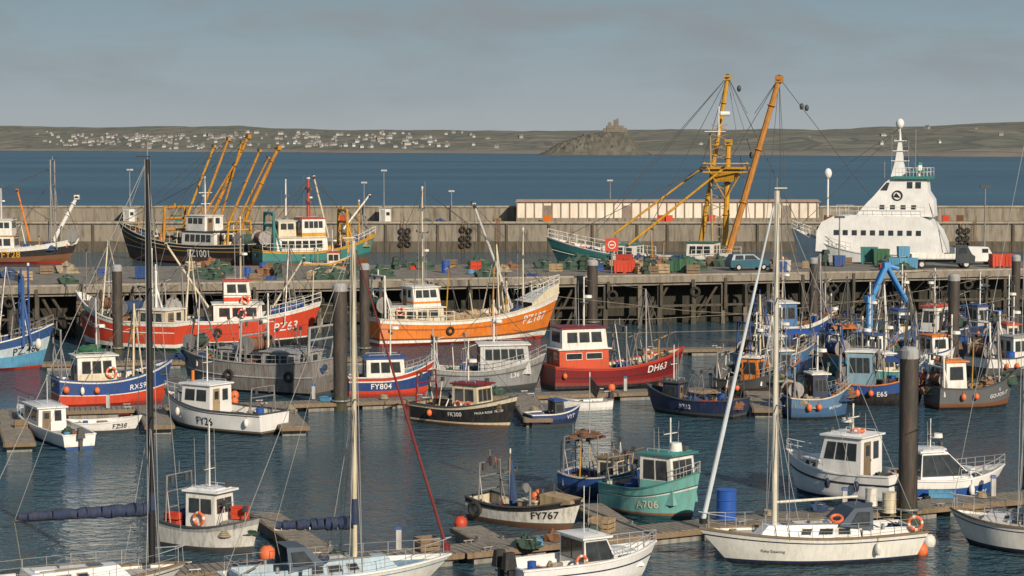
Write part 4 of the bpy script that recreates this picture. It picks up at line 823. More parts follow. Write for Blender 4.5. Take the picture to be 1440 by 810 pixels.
b=Boat('fishing_boat','grey steel fishing boat with high boxy stern shelter and gantries',(462,553),(256,541),4.4,2.2,1.9,2.5,[(.5,P((.18,.18,.175),.6,.7,grime=(.12,.06,.035))),(1,P((.25,.25,.245),.6,.7,grime=(.14,.07,.04)))],bottom=DGREY,ws=.95,bulw=.7,rail=GREY,cat='fishing boat',pu=3.2,deck=DECKG,rake=.05,wales=[(.5,GREY,.06)])
o,zt=house(b,b.X(.12),b.X(.38),3.0,1.3,GREY,GREY,nf=3,ns=4,rf=.15,framec=LGREY); house(b,b.X(.56),b.X(.68),2.0,1.4,LGREY,GREY,nf=3,ns=2); gantry(b,b.X(.04),3.6,2.9,GREY,.09,.6); gantry(b,b.X(.5),3.4,3.3,GREY,.08,.6,name='mid_gantry',bars=3); t=mast(b,b.X(.4),zt,3.4,.07,WHITE,[(.5,1.5)],.5,4)
t2=trawl_rig(b,b.X(.8),4.6,STEEL); stays(b,[(t,b.P(.99,1,1)),(t,b.P(0,1,1)),(t2,b.P(.99,1,1)),(t2,t)],.02); clutter(b,.40,.97,20,s=1.1); clutter(b,.0,.12,4); railing(b,.0,.95,.6,GREY,12,.022); poles(b,.1,.95,8,4,STEEL); netdrum(b,b.X(.48),3,2.4,NETO,.45); netdrum(b,b.X(.9),3,1.4,NET,.4)
for u in(.15,.55): tyref(b,u)
b=Boat('fishing_boat','royal blue and red fishing boat with white wheelhouse and registration letters',(78,570),(243,562),3.4,1.7,1.5,2.6,[(.36,OREDM),(.40,WHITE),(.92,BLUE),(1,WHITE)],ws=.8,bulw=.55,rail=BLUE,cat='fishing boat',wl=.15,inner=WHITE,pu=2.6,flb=.5)
b.text('RX59',.66,.5,.48,CLEAN)
o,zt=house(b,b.X(.16),b.X(.50),2.1,2.0,WHITE,WHITE,nf=3,ns=3,framec=WOOD,lower=CREAM,rf=.15); t=mast(b,b.X(.35),zt,3.2,.05,WHITE,[(.5,1.3)],.5,4); gantry(b,b.X(.02),2.6,3.6,STEEL,.06,.5); t2=trawl_rig(b,b.X(.62),5.0,CREAM,.4)
stays(b,[(t,b.P(.99,1,1)),(t2,b.P(.99,1,1)),(t2,b.P(.2,1,b.side)),(t2,t),(t2,b.P(.8,1,b.side))],.018); clutter(b,.54,.9,9,s=.8); clutter(b,.0,.15,3,s=.8); fender(b,.05,SALMON,.2,.45); fender(b,.18,WHITE); fender(b,.3,SALMON,.18,.4); lifebuoy(b,(b.X(.44),b.side*1.14,b.dz(0)+1.0)); poles(b,.5,.9,4,4)
mb=MB(); mb.heap((b.X(.3),0,zt),.9,.7,.5,GREEN,seed=9); mb.obj('net_cover',b.e)
b=Boat('motor_boat','small white fibreglass cabin boat with open aft cockpit',(112,632),(26,596),2.2,.75,.75,1.1,[(.2,WHITE),(1,CLEAN)],bottom=BLUE,bulw=.35,rail=WHITE,cat='motor boat',deck=DECKW)
o,zt=house(b,b.X(.42),b.X(.72),1.6,1.25,CLEAN,CLEAN,nf=3,ns=2,rf=.45,wz=(.5,.88)); house(b,b.X(.7),b.X(.9),1.3,.5,CLEAN,CLEAN,nf=0,ns=1,na=0,rf=.4,wf=.8,door=False,name='fore_cabin'); railing(b,.7,1,.5,ALU,4,.015)
mb=MB(); mb.box((b.X(-.02),0,.9),(.35,.4,.55),DGREY,ins=.06); mb.box((b.X(-.02),0,.3),(.16,.16,.8),DGREY); mb.obj('outboard_motor',b.e); clutter(b,.08,.35,3,s=.6); mast(b,b.X(.5),zt,1.4,.02,WHITE,[],None,1)
b=Boat('open_boat','low white open workboat with black registration letters',(86,608),(200,606),1.9,.6,.55,.85,[(.3,WHITE),(1,CLEAN)],bottom=DGREY,bulw=.35,rail=WHITE,cat='boat',deck=DECKW)
b.text('FZ38',.74,.2,.38,BLACK); clutter(b,.1,.7,6,s=.55)
for f in(.25,.5,.72): 
    mb=MB(); mb.box((b.X(f),0,b.dz(0)+.22),(.25,1.4,.04),WOOD); mb.obj('thwart',b.e)
b=Boat('fishing_boat','white fishing boat with small wheelhouse and tan cabin door',(386,611),(232,596),3.0,1.2,1.2,2.0,[(.10,P((.15,.12,.1),.6,.5)),(.5,CLEAN),(1,CLEAN)],bottom=BLACK,bulw=.5,rail=DGREY,cat='fishing boat',deck=DECKW,ws=.85,wales=[(.90,DGREY,.03)],inner=WHITE)
b.text('FY26',.48,.24,.6,BLACK)
o,zt=house(b,b.X(.48),b.X(.76),1.9,1.8,CLEAN,CLEAN,nf=3,ns=2,na=1,wz=(.55,.85),rf=.2,doorc=TAN); mast(b,b.X(.6),zt,1.8,.04,WHITE,[(.6,.9)],None,2); clutter(b,.06,.45,8,s=.7); gantry(b,b.X(.1),2.2,1.9,STEEL,.04,.3); fender(b,.10,WHITE); fender(b,.76,WHITE); mb=MB(); mb.cyl((b.X(.7),.3,zt-.3),(b.X(.7),.3,zt+.6),.09,ORANGE); mb.obj('exhaust_pipe',b.e); railing(b,.75,1,.5,ALU,4,.018)
b=Boat('fishing_boat','navy fishing boat with red and white stripes and white wheelhouse',(488,556),(610,553),2.6,1.2,1.2,2.1,[(.2,OREDM),(.72,P((.02,.055,.2),.35,.3)),(.8,WHITE),(1,RED)],bottom=RED,bulw=.5,rail=WHITE,cat='fishing boat',inner=LBLUE,pu=2.6)
b.text('FY804',.36,.32,.5,CLEAN)
o,zt=house(b,b.X(.2),b.X(.66),2.1,1.7,WHITE,BLUE,nf=3,ns=3,rf=.2,band=(.02,.35,BLUE)); t=mast(b,b.X(.5),zt,2.8,.05,WHITE,[(.5,1.2)],.6,4); clutter(b,.02,.2,4,s=.7); clutter(b,.7,.85,3,s=.6); railing(b,.65,1,.5,ALU,5,.018); stays(b,[(t,b.P(.99,1,1)),(t,b.P(0,1,1))],.015); poles(b,.05,.2,2,3)
b=Boat('fishing_boat','black fishing boat with cream gunwale and orange ringed wheelhouse',(592,590),(728,603),2.8,1.1,1.05,1.85,[(.1,CREAM),(.84,BLACK),(1,CREAM)],bottom=RUST,bulw=.5,rail=DGREY,cat='fishing boat',deck=P((.3,.12,.08),.8,.5),inner=TAN)
b.text('FK300',.5,.45,.34,CLEAN); b.text('PAULA ROSE  FK300',.80,.54,.17,CLEAN,name='name_lettering')
o,zt=house(b,b.X(.42),b.X(.68),1.7,1.8,CREAM,DRED,nf=3,ns=2,rf=.15,framec=WOOD); lifebuoy(b,(b.X(.60),b.side*.93,zt-1.3),r=.22); lifebuoy(b,(b.X(.49),b.side*.93,zt-1.3),r=.22); t=mast(b,b.X(.5),zt,2.2,.045,WHITE,[(.5,1.3)],.5,3); gantry(b,b.X(.06),2.0,2.3,DRED,.05,.4); clutter(b,.05,.38,10,s=.75); clutter(b,.7,.85,4,s=.6); stays(b,[(t,b.P(.98,1,1)),(t,b.P(.05,1,1))],.015); fender(b,.25,SALMON,.16,.4); poles(b,.08,.4,3,2.4)
b=Boat('fishing_boat','grey fishing boat with long light grey wheelhouse and dark windows',(604,548),(768,546),3.4,1.5,1.3,2.3,[(.12,DGREY),(.82,P((.26,.27,.28),.5,.5)),(1,P((.32,.33,.33),.5,.4))],bottom=DGREY,bulw=.55,rail=LGREY,cat='fishing boat',wales=[(.75,DGREY,.04)])
b.text('L36',.72,.5,.42,CLEAN)
o,zt=house(b,b.X(.42),b.X(.86),2.6,1.8,LGREY,WHITE,nf=4,ns=5,rf=.25,z0=b.dz(0)+.35,wf=1.8); t=mast(b,b.X(.55),zt,2.6,.06,WHITE,[(.5,1.8)],.5,6); railing(b,.4,1,.6,ALU,8,.02); clutter(b,.05,.38,12,s=.9); gantry(b,b.X(.03),2.7,2.6,LGREY,.06,.5); poles(b,.05,.4,4,3.5); stays(b,[(t,b.P(.98,1,1)),(t,b.P(.02,1,1))],.018)
CRIM=P((.20,.014,.018),.4,.4,grime=(.10,.04,.035)); CABR=P((.56,.075,.025),.45,.45,grime=(.22,.07,.03))
b=Boat('fishing_boat','crimson fishing boat with orange and white wheelhouse aft and tripod rig',(770,548),(962,540),3.7,1.6,1.4,2.5,[(.14,BLACK),(.3,P((.24,.03,.03),.5,.4)),(.92,CRIM),(1,RED)],bottom=BLACK,bulw=.6,rail=RED,cat='fishing boat',inner=CREAM,pu=2.7,wales=[(.55,BLACK,.035)],flb=.5)
b.text('DH63',.745,.58,.66,CLEAN)
o,zt=house(b,b.X(.04),b.X(.40),2.4,1.6,CABR,WHITE,nf=2,ns=2,rf=.05,wz=(.64,.86),z0=b.dz(0)+.2,framec=WHITE); o2,zt=house(b,b.X(.06),b.X(.39),2.3,1.25,WHITE,CRIM,z0=zt,nf=4,ns=3,name='bridge',rf=.15,wz=(.35,.8),framec=WHITE,door=False)
t=mast(b,b.X(.26),zt,3.0,.06,WHITE,[(.5,1.4)],.6,5); t2=trawl_rig(b,b.X(.66),5.4,STEEL,.5); lifebuoy(b,(b.X(.72),b.side*.3,b.dz(0)+1.3),r=.26)
stays(b,[(t,t2),(t2,b.P(.99,1,1)),(t2,b.P(.55,1,b.side)),(t2,b.P(.85,1,b.side)),(t2,b.P(.45,1,-b.side)),(t2,b.P(.75,1,b.side))],.02); winch(b,b.X(.55),1.2,BLUE); clutter(b,.44,.9,14,s=.85); fender(b,.06,SALMON,.16,.4); gantry(b,b.X(.52),2.6,3.2,STEEL,.06,.4,name='mid_gantry',bars=3); poles(b,.46,.9,5,4.5)
b=Boat('open_boat','small blue and white boat with lettering beside the pontoon',(742,600),(816,596),1.8,.7,.7,1.1,[(.5,NAVY),(1,P((.03,.06,.18),.4,.2))],bottom=DGREY,bulw=.4,rail=WHITE,cat='boat'); b.text('VYT',.75,.4,.34,CLEAN); clutter(b,.1,.6,6,s=.6); o,zt=house(b,b.X(.45),b.X(.68),1.1,1.1,DGREY,BLUE,nf=1,ns=1,rf=.2)
b=Boat('open_boat','small white open dinghy with outboard by the pontoon',(856,574),(782,578),1.6,.55,.5,.8,[(1,CLEAN)],bottom=WHITE,bulw=.3,rail=GREY,cat='boat',deck=DECKW); mb=MB(); mb.box((b.X(0)-.15,0,.8),(.3,.32,.45),BLACK,ins=.05); mb.box((b.X(0)-.15,0,.3),(.12,.12,.7),BLACK); mb.obj('outboard_motor',b.e); clutter(b,.2,.7,3,s=.5)
b=Boat('fishing_boat','dark navy small fishing boat piled with pots and buoys',(1042,588),(908,577),2.7,1.1,.95,1.6,[(.15,DGREY),(1,NAVY)],bottom=BLACK,bulw=.5,rail=DGREY,cat='fishing boat'); b.text('PZ12',.47,.4,.36,CLEAN); o,zt=house(b,b.X(.6),b.X(.78),1.3,1.3,NAVY,DGREY,nf=3,ns=1); t=mast(b,b.X(.7),zt,1.9,.04,WHITE,[(.5,.9)],None,3); clutter(b,.02,.58,22,s=.85); clutter(b,.8,.95,3,s=.6); gantry(b,b.X(.05),2,1.9,DGREY,.05,.4); poles(b,.05,.6,4,2.6)
def cluster_boat(label,st,bw,B,bands,hc,rc,txt=None,fb=1.9,hp=(.35,.62),tc_=CLEAN,rig=True,bottom=BLACK,inner=None,hh=1.9,rigm=STEEL,n=9,ts=.36,tu=.7,nf=3,rail=None):
    b=Boat('fishing_boat',label,st,bw,B,fb*.66,fb*.62,fb*rr(.95,1.1),bands,bottom=bottom,bulw=.5,rail=rail or random.choice((DGREY,WHITE,CREAM,BLUE,WHITE,ORANGE)),cat='fishing boat',inner=inner)
    o,zt=house(b,b.X(hp[0]),b.X(hp[1]),B*rr(.58,.7),hh*rr(.85,1.1),hc,rc,nf=nf,ns=random.choice((1,2,2,3)),rf=rr(.05,.4)); t=mast(b,b.X((hp[0]+hp[1])/2),zt,rr(1.8,3.4),.06,random.choice((WHITE,STEEL,CREAM)),[(.5,1.2),(.8,.8)],.6,random.choice((1,2)))
    if txt: b.text(txt,tu,.4,ts,tc_)
    gantry(b,b.X(.05),B*.8,rr(1.9,3.0),random.choice((rigm,BLUE,DGREY,WHITE,RUST)),.065,.4,bars=random.choice((1,2,3))); netdrum(b,b.X(.09),b.dz(0)+1.0,B*.5,random.choice((NET,NETO,NETB)),rr(.3,.5))
    L=[(t,b.P(.98,1,1)),(t,b.P(.02,1,1))]
    if rig and R()<.6:
        t2=trawl_rig(b,b.X(.12 if hp[0]>.45 else .72),rr(3.8,6.0),random.choice((STEEL,WHITE,CREAM,DGREY)),.35); L+=[(t,t2),(t2,b.P(.98,1,1)),(t2,b.P(.4,1,b.side)),(t2,b.P(.75,1,b.side))]
    stays(b,L,.02)
    if hp[0]>.45: clutter(b,.04,hp[0]-.04,n+3,s=1.0)
    else: clutter(b,hp[1]+.03,.92,n+3,s=1.0); clutter(b,.02,hp[0],4,s=.95)
    poles(b,.1,.9,2,4); fender(b,.4,SALMON,.17,.4); fender(b,.25,random.choice((SALMON,SALMON,WHITE)),.16,.45)
    if R()<.5: railing(b,.7,1,.55,ALU,5,.018)
    if R()<.4:
        mb=MB(); x=b.X(.25 if hp[0]>.4 else .7); z=b.dz(x); w_=B*.34
        mb.add([(x-.9,-w_,z+1.7),(x+.9,-w_,z+1.7),(x+.9,0,z+2.0),(x-.9,0,z+2.0),(x+.9,w_,z+1.7),(x-.9,w_,z+1.7)],[(0,1,2,3),(3,2,4,5)],random.choice((BLUE,BRB,GREY,ORANGE)))
        for sx in(-.85,.85):
            for sy in(-1,1): mb.cyl((x+sx,sy*w_*.97,z),(x+sx,sy*w_*.97,z+1.7),.03,STEEL,n=5)
        mb.obj('deck_awning',b.e)
    return b
MBL=P((.05,.16,.36),.4,.35); SLB=P((.20,.34,.44),.5,.35)
cluster_boat('black fishing boat with orange and white cabin and pots aft',(1012,556),(1104,562),2.5,[(.5,BLACK),(1,DGREY)],ORANGE,WHITE,None,1.8,(.42,.7))
cluster_boat('slate blue fishing boat with dark wheelhouse and pale name on bow',(1106,588),(1196,586),2.5,[(.5,P((.05,.12,.24),.4,.3)),(1,P((.10,.21,.36),.4,.3))],NAVY,WHITE,'BRITTANY',1.9,(.35,.6),ts=.2)
cluster_boat('dark hulled boat with pale blue wheelhouse and white lettering',(1178,566),(1304,570),3.0,[(.5,BLACK),(1,BLUE)],SLB,WHITE,'E65',2.0,(.12,.42),ts=.42,tu=.52,hh=2.3)
cluster_boat('dark grey fishing boat with bold white name on its bow',(1310,574),(1426,570),2.9,[(.2,RUST),(1,P((.11,.12,.13),.5,.3))],WHITE,ORANGE,'GO-FOR-IT',2.0,(.1,.36),ts=.32,tu=.74,hh=2.1)
cluster_boat('blue fishing boat with pale blue wheelhouse and cluttered foredeck',(1040,528),(1150,524),3.0,[(.5,NAVY),(1,MBL)],SLB,WHITE,None,2.2,(.3,.55),n=12)
cluster_boat('white fishing boat with orange roof over its cabin',(1268,522),(1350,518),2.9,[(.3,BLUE),(1,CLEAN)],CLEAN,ORANGE,None,2.1,(.4,.7),n=8)
cluster_boat('dark blue trawler with white and red wheelhouse',(1352,500),(1250,494),3.8,[(.5,NAVY),(1,BLUE)],CLEAN,OREDM,None,3.0,(.25,.5),hh=2.5,n=10)
cluster_boat('navy blue trawler packed with gear alongside the quay',(1062,494),(1178,492),4.2,[(.5,NAVY),(.9,BLUE),(1,WHITE)],MBL,WHITE,None,3.2,(.2,.45),hh=2.5,n=12)
cluster_boat('teal blue fishing boat with small grey wheelhouse and nets',(1168,528),(1262,524),3.0,[(.5,DTEAL),(1,P((.06,.22,.32),.4,.3))],CLEAN,BLUE,None,2.2,(.45,.7),n=10)
cluster_boat('grey and white fishing boat with tall tripod rig',(1372,532),(1462,526),3.0,[(.5,DGREY),(1,WHITE)],WHITE,GREY,None,2.2,(.45,.7),n=10)
cluster_boat('black fishing boat with slate blue cabin among other boats',(1052,545),(1126,542),2.4,[(.5,BLACK),(1,MBL)],P((.12,.2,.27),.5,.4),WHITE,None,1.9,(.5,.75),n=9,hh=1.6)
cluster_boat('dark green fishing boat with cream cabin between other boats',(1222,546),(1302,543),2.5,[(.5,BLACK),(1,TEAL)],CREAM,WHITE,None,1.9,(.15,.4),n=9,hh=1.7)
cluster_boat('small dark fishing boat tied close to the quay piles',(1330,486),(1412,484),3.0,[(.5,BLACK),(1,NAVY)],LGREY,BLUE,None,2.5,(.45,.7),n=10)
cluster_boat('black and cream fishing boat with nets piled on deck',(1392,508),(1470,506),3.0,[(.5,BLACK),(1,BLACK)],CREAM,OREDM,None,2.3,(.2,.45),n=10)
cluster_boat('low black fishing boat with orange buoys in front of trawlers',(1128,512),(1206,510),2.7,[(.5,BLACK),(1,DGREY)],WHITE,BLUE,None,1.9,(.4,.62),n=10,hh=1.6)
b=cluster_boat('blue workboat with bright blue folding deck crane',(1190,500),(1296,498),3.6,[(.5,NAVY),(1,P((.03,.12,.32),.4,.3))],WHITE,BLUE,None,2.4,(.62,.84),hh=2.2,n=8,rig=False)
mb=MB(); CRB=P((.07,.30,.66),.4,.2); x0=b.X(.3); mb.cyl((x0,0,1.4),(x0,0,4.4),.28,CRB)
for sy in(-.3,.3): mb.cyl((x0,sy,4.2),(x0+1.3,sy*.7,6.9),.2,CRB); mb.cyl((x0+1.3,sy*.7,6.9),(x0+3.0,sy,4.0),.16,CRB)
mb.box((x0+1.3,0,6.9),(.5,.8,.4),CRB); mb.box((x0,0,4.3),(.6,.9,.5),CRB)
mb.cyl((x0+.3,0,3.1),(x0+.9,0,5.4),.09,STEEL); mb.cyl((x0+1.3,0,6.9),(x0+2.3,0,6.6),.16,CRB); mb.obj('deck_crane',b.e)

# ================================================================ NEAR WORKBOATS
b=Boat('fishing_boat','white clinker fishing boat with black gunwale and cluttered deck',(672,727),(818,747),2.2,1.0,.8,1.35,[(.12,P((.10,.09,.08),.6,.5)),(.8,P((.68,.66,.60),.45,.45)),(1,BLACK)],bottom=RUST,bulw=.5,rail=DGREY,cat='fishing boat',inner=CREAM,deck=P((.34,.26,.18),.8,.6),pu=2.5,wales=[(.8,BLACK,.03)])
b.text('FY767',.76,.34,.44,BLACK)
mb=MB(); x=b.X(.56); z=b.dz(x); mb.box((x,0,z+.35),(.9,1.2,.7),TAN); mb.box((x,0,z+.74),(1.0,1.3,.06),CREAM); mb.obj('engine_box',b.e); hauler(b,b.X(.62))
mb=MB(); x=b.X(.82); mb.extr([(x-.8,.9),(x+.75,1.15),(x+.75,1.3),(x-.8,1.45)],-.5,.5,TAN); mb.obj('foredeck_cuddy',b.e)
mast(b,b.X(.32),b.dz(0),2.6,.04,WOOD,[(.7,.9)],None,1,name='mizzen_mast'); mb=MB(); mb.cyl((b.X(.34),.1,b.dz(0)+.4),(b.X(.31),.1,b.dz(0)+2.3),.2,NETB,.1,n=8); mb.obj('furled_sail',b.e)
gantry(b,b.X(.12),1.6,2.1,STEEL,.035,.3,bars=3); clutter(b,.08,.5,12,s=.62); poles(b,.45,.85,3,1.6,r=.02)
mb=MB(); mb.cyl((b.X(.2),-.4,2.4),(b.X(.2),-.4,2.8),.12,DGREY); mb.obj('deck_light',b.e); mb=MB(); mb.sph((b.X(.1),.3,2.5),.2,OREDM); mb.obj('marker_float',b.e)
for x,y in((.55,.3),(.60,-.3),(.68,-.2)): b.put('buoy',SALMON,b.X(x),y,b.dz(0)+.8 if x<.66 else None,sc_=.7)
tyref(b,.12)
b=Boat('fishing_boat','navy blue fishing boat with netting frame and tan shelter',(797,694),(905,704),2.3,1.1,.95,1.5,[(.5,NAVY),(1,BLUE)],bottom=BLACK,bulw=.5,rail=LGREY,cat='fishing boat'); gantry(b,b.X(.08),1.9,2.2,STEEL,.04,.4,bars=3); o,zt=house(b,b.X(.5),b.X(.75),1.5,1.4,CREAM,WOOD,nf=2,ns=1); clutter(b,.02,.48,14,s=.65,kinds=[('fish_box',OREDM),('fish_box',SALMON),('fishing_net',NET),('lobster_pot',DGREY),('buoy',PINK),('fishing_net',NETO),('buoy',SALMON)])
mb=MB(); 
for y in(-.7,.7): mb.tube([(b.X(.02),y,2.5),(b.X(.5),y,2.9)],.03,STEEL); mb.cyl((b.X(.5),y,.7),(b.X(.5),y,2.9),.03,STEEL); mb.cyl((b.X(.02),y,.7),(b.X(.02),y,2.5),.03,STEEL)
for i in range(5): mb.cyl((b.X(.02+.12*i),-.7,2.5+.1*i),(b.X(.02+.12*i),.7,2.5+.1*i),.025,STEEL,n=5)
mb.obj('deck_frame',b.e); mb=MB(); mb.heap((b.X(.26),0,2.66),.8,.6,.3,NETO,seed=4); mb.obj('stowed_net',b.e); poles(b,.1,.9,4,3,r=.025)
e=mast(b,b.X(.3),b.dz(0),5.,.03,WIREL,[],None,0,name='flag_pole'); mb=MB(); mb.add([e,e+Vector((.5,.05,-.5)),e+Vector((.35,0,-1.0)),e+Vector((.05,0,-.7))],[(0,1,2,3)],BLACK); mb.obj('flag',b.e)
b=Boat('fishing_boat','turquoise fishing boat with white and turquoise wheelhouse forward',(864,714),(984,732),2.8,1.25,1.2,2.05,[(.08,P((.3,.12,.06),.6,.5)),(.66,PTEAL),(.70,WHITE),(1,PTEAL)],bottom=DTEAL,bulw=.5,rail=TEAL,cat='fishing boat',inner=CREAM,pu=2.8,wales=[(.72,DTEAL,.03)])
b.text('A706',.60,.26,.46,CREAM)
o,zt=house(b,b.X(.48),b.X(.84),2.1,2.0,WHITE,TEAL,nf=3,ns=2,rf=.25,wf=1.7,lower=PTEAL,wz=(.52,.88)); t=mast(b,b.X(.66),zt,1.2,.04,WHITE,[(.6,1.0)],None,4); mb=MB(); mb.cyl((b.X(.72),0,zt),(b.X(.72),0,zt+.35),.3,WHITE,.26,n=14); mb.obj('radar_dome',b.e); clutter(b,.05,.44,11,s=.7); gantry(b,b.X(.06),1.9,1.6,STEEL,.04,.35); railing(b,.8,1,.5,ALU,4,.018); poles(b,.1,.42,2,2.4,r=.025)
b=Boat('fishing_boat','pale grey workboat with small white wheelhouse and red fish boxes',(246,764),(366,778),2.4,1.05,.95,1.4,[(.08,DGREY),(.80,P((.60,.60,.57),.45,.5,grime=(.2,.15,.1))),(1,GREY)],bottom=DGREY,bulw=.45,rail=DGREY,cat='fishing boat',inner=LGREY,pu=2.8,ws=.85)
o,zt=house(b,b.X(.26),b.X(.60),1.4,1.8,WHITE,CLEAN,nf=2,ns=2,rf=.08,wz=(.58,.85)); lifebuoy(b,(b.X(.43),b.side*.78,b.dz(0)+.75),r=.24)
for i,(x,y) in enumerate(((.08,-.5),(.08,.4),(.18,.6))):
    for j in range(3): b.put('fish_box',(OREDM,BLUE,OREDM)[i],b.X(x),y,b.dz(0)+.29*j+.01,rz=rr(-.1,.1),sc_=.85)
for j in range(2): b.put('fish_box',OREDM,b.X(.72),.3,b.dz(0)+.7+.25*j,rz=.2,sc_=.85)
mb=MB(); mb.box((b.X(.72),.1,b.dz(0)+.33),(.8,1.1,.66),GREY); mb.obj('locker',b.e); b.put('fishing_net',NET,b.X(.86),0,b.dz(b.X(.8)),sc_=.6); b.put('rope_coil',ROPE,b.X(.72),-.7); b.put('buoy',WHITE,b.X(.2),-.2,sc_=.6)
t=mast(b,b.X(.42),zt,2.4,.035,WHITE,[(.3,.8)],None,4); gantry(b,b.X(.06),1.8,2.3,STEEL,.035,.3,bars=3); poles(b,.6,.9,2,1.6,r=.02); put('buoy',SALMON,G(376,790)+Vector((0,0,-.05)),0,1.4,'the water beside a workboat')
b=Boat('motor_boat','white pilot style motor boat with angular wheelhouse and orange lifebuoy',(1268,706),(1106,688),2.9,1.25,1.2,1.85,[(.6,CLEAN),(.68,NAVY),(1,CLEAN)],bottom=NAVY,bulw=.3,rail=CLEAN,cat='motor boat',deck=DECKW,inner=CLEAN,pu=2.6,ws=.9,wales=[(.62,BLACK,.03)])
o,zt=house(b,b.X(.26),b.X(.66),2.1,1.9,CLEAN,CLEAN,nf=3,ns=3,rf=.5,wz=(.5,.86),z0=b.dz(0)); house(b,b.X(.64),b.X(.86),1.9,.65,CLEAN,CLEAN,nf=0,ns=2,na=0,rf=.5,wf=1.1,door=False,name='fore_cabin',z0=b.dz(b.X(.6))); t=mast(b,b.X(.42),zt,1.1,.05,WHITE,[(.6,1.2)],.4,4,light=True); railing(b,.55,1,.55,ALU,7,.02); lifebuoy(b,(b.X(.36),b.side*.2,zt+.12),(0,0,1)); clutter(b,.04,.22,3,s=.6); fender(b,.5,NAVY); fender(b,.25,NAVY)
b=Boat('motor_cruiser','white motor cruiser with blue hull and dark wraparound windscreen',(1262,706),(1412,703),2.9,1.15,1.1,1.6,[(.66,P((.025,.09,.30),.3,.12)),(.72,WHITE),(1,CLEAN)],bottom=BLUE,bulw=.15,rail=CLEAN,cat='motor boat',deck=DECKW,inner=CLEAN,pu=2.4,ws=.9,rake=.16)
o,zt=house(b,b.X(.14),b.X(.72),2.3,1.35,CLEAN,CLEAN,nf=2,ns=3,rf=1.5,ra=.15,wz=(.30,.90),z0=b.dz(0),wf=1.7,mg=.03,gap=.03,tp=.25); house(b,b.X(.62),b.X(.88),1.8,.38,CLEAN,CLEAN,nf=0,ns=1,na=0,rf=.9,wf=.8,door=False,name='fore_cabin',z0=b.dz(b.X(.6))); railing(b,.5,1,.5,ALU,7,.016); mast(b,b.X(.3),zt,1.1,.03,WHITE,[(.5,.8)],.4,2); fender(b,.6,WHITE); b.text('AZORE',.72,.25,.28,CLEAN,name='name_lettering')
b=Boat('motor_boat','white cuddy motor boat with dark outboard engines',(716,830),(922,806),2.4,.85,.85,1.2,[(.55,CLEAN),(.63,NAVY),(1,CLEAN)],bottom=WHITE,bulw=.35,rail=CLEAN,cat='motor boat',deck=DECKW,inner=CLEAN,pu=2.4,ws=.92)
o,zt=house(b,b.X(.42),b.X(.68),1.8,1.2,CLEAN,CLEAN,nf=2,ns=2,rf=.65,wz=(.40,.90),z0=b.dz(0),door=False,na=2,mg=.05,gap=.05); house(b,b.X(.64),b.X(.88),1.6,.45,CLEAN,CLEAN,nf=1,ns=1,na=0,rf=.6,wf=.9,door=False,name='fore_cabin',z0=b.dz(b.X(.6))); railing(b,.6,1,.45,ALU,6,.016)
for y in(-.35,.35):
    mb=MB(); mb.box((b.X(0)-.2,y,1.15),(.5,.36,.6),BLACK,ins=.07); mb.box((b.X(0)-.15,y,.5),(.18,.16,1.),BLACK); mb.obj('outboard_motor',b.e)
clutter(b,.06,.38,6,s=.6); lifebuoy(b,(b.X(.40),b.side*.9,zt-.9),m=SALMON,r=.21); mast(b,b.X(.5),zt,1.5,.02,WHITE,[],None,2)

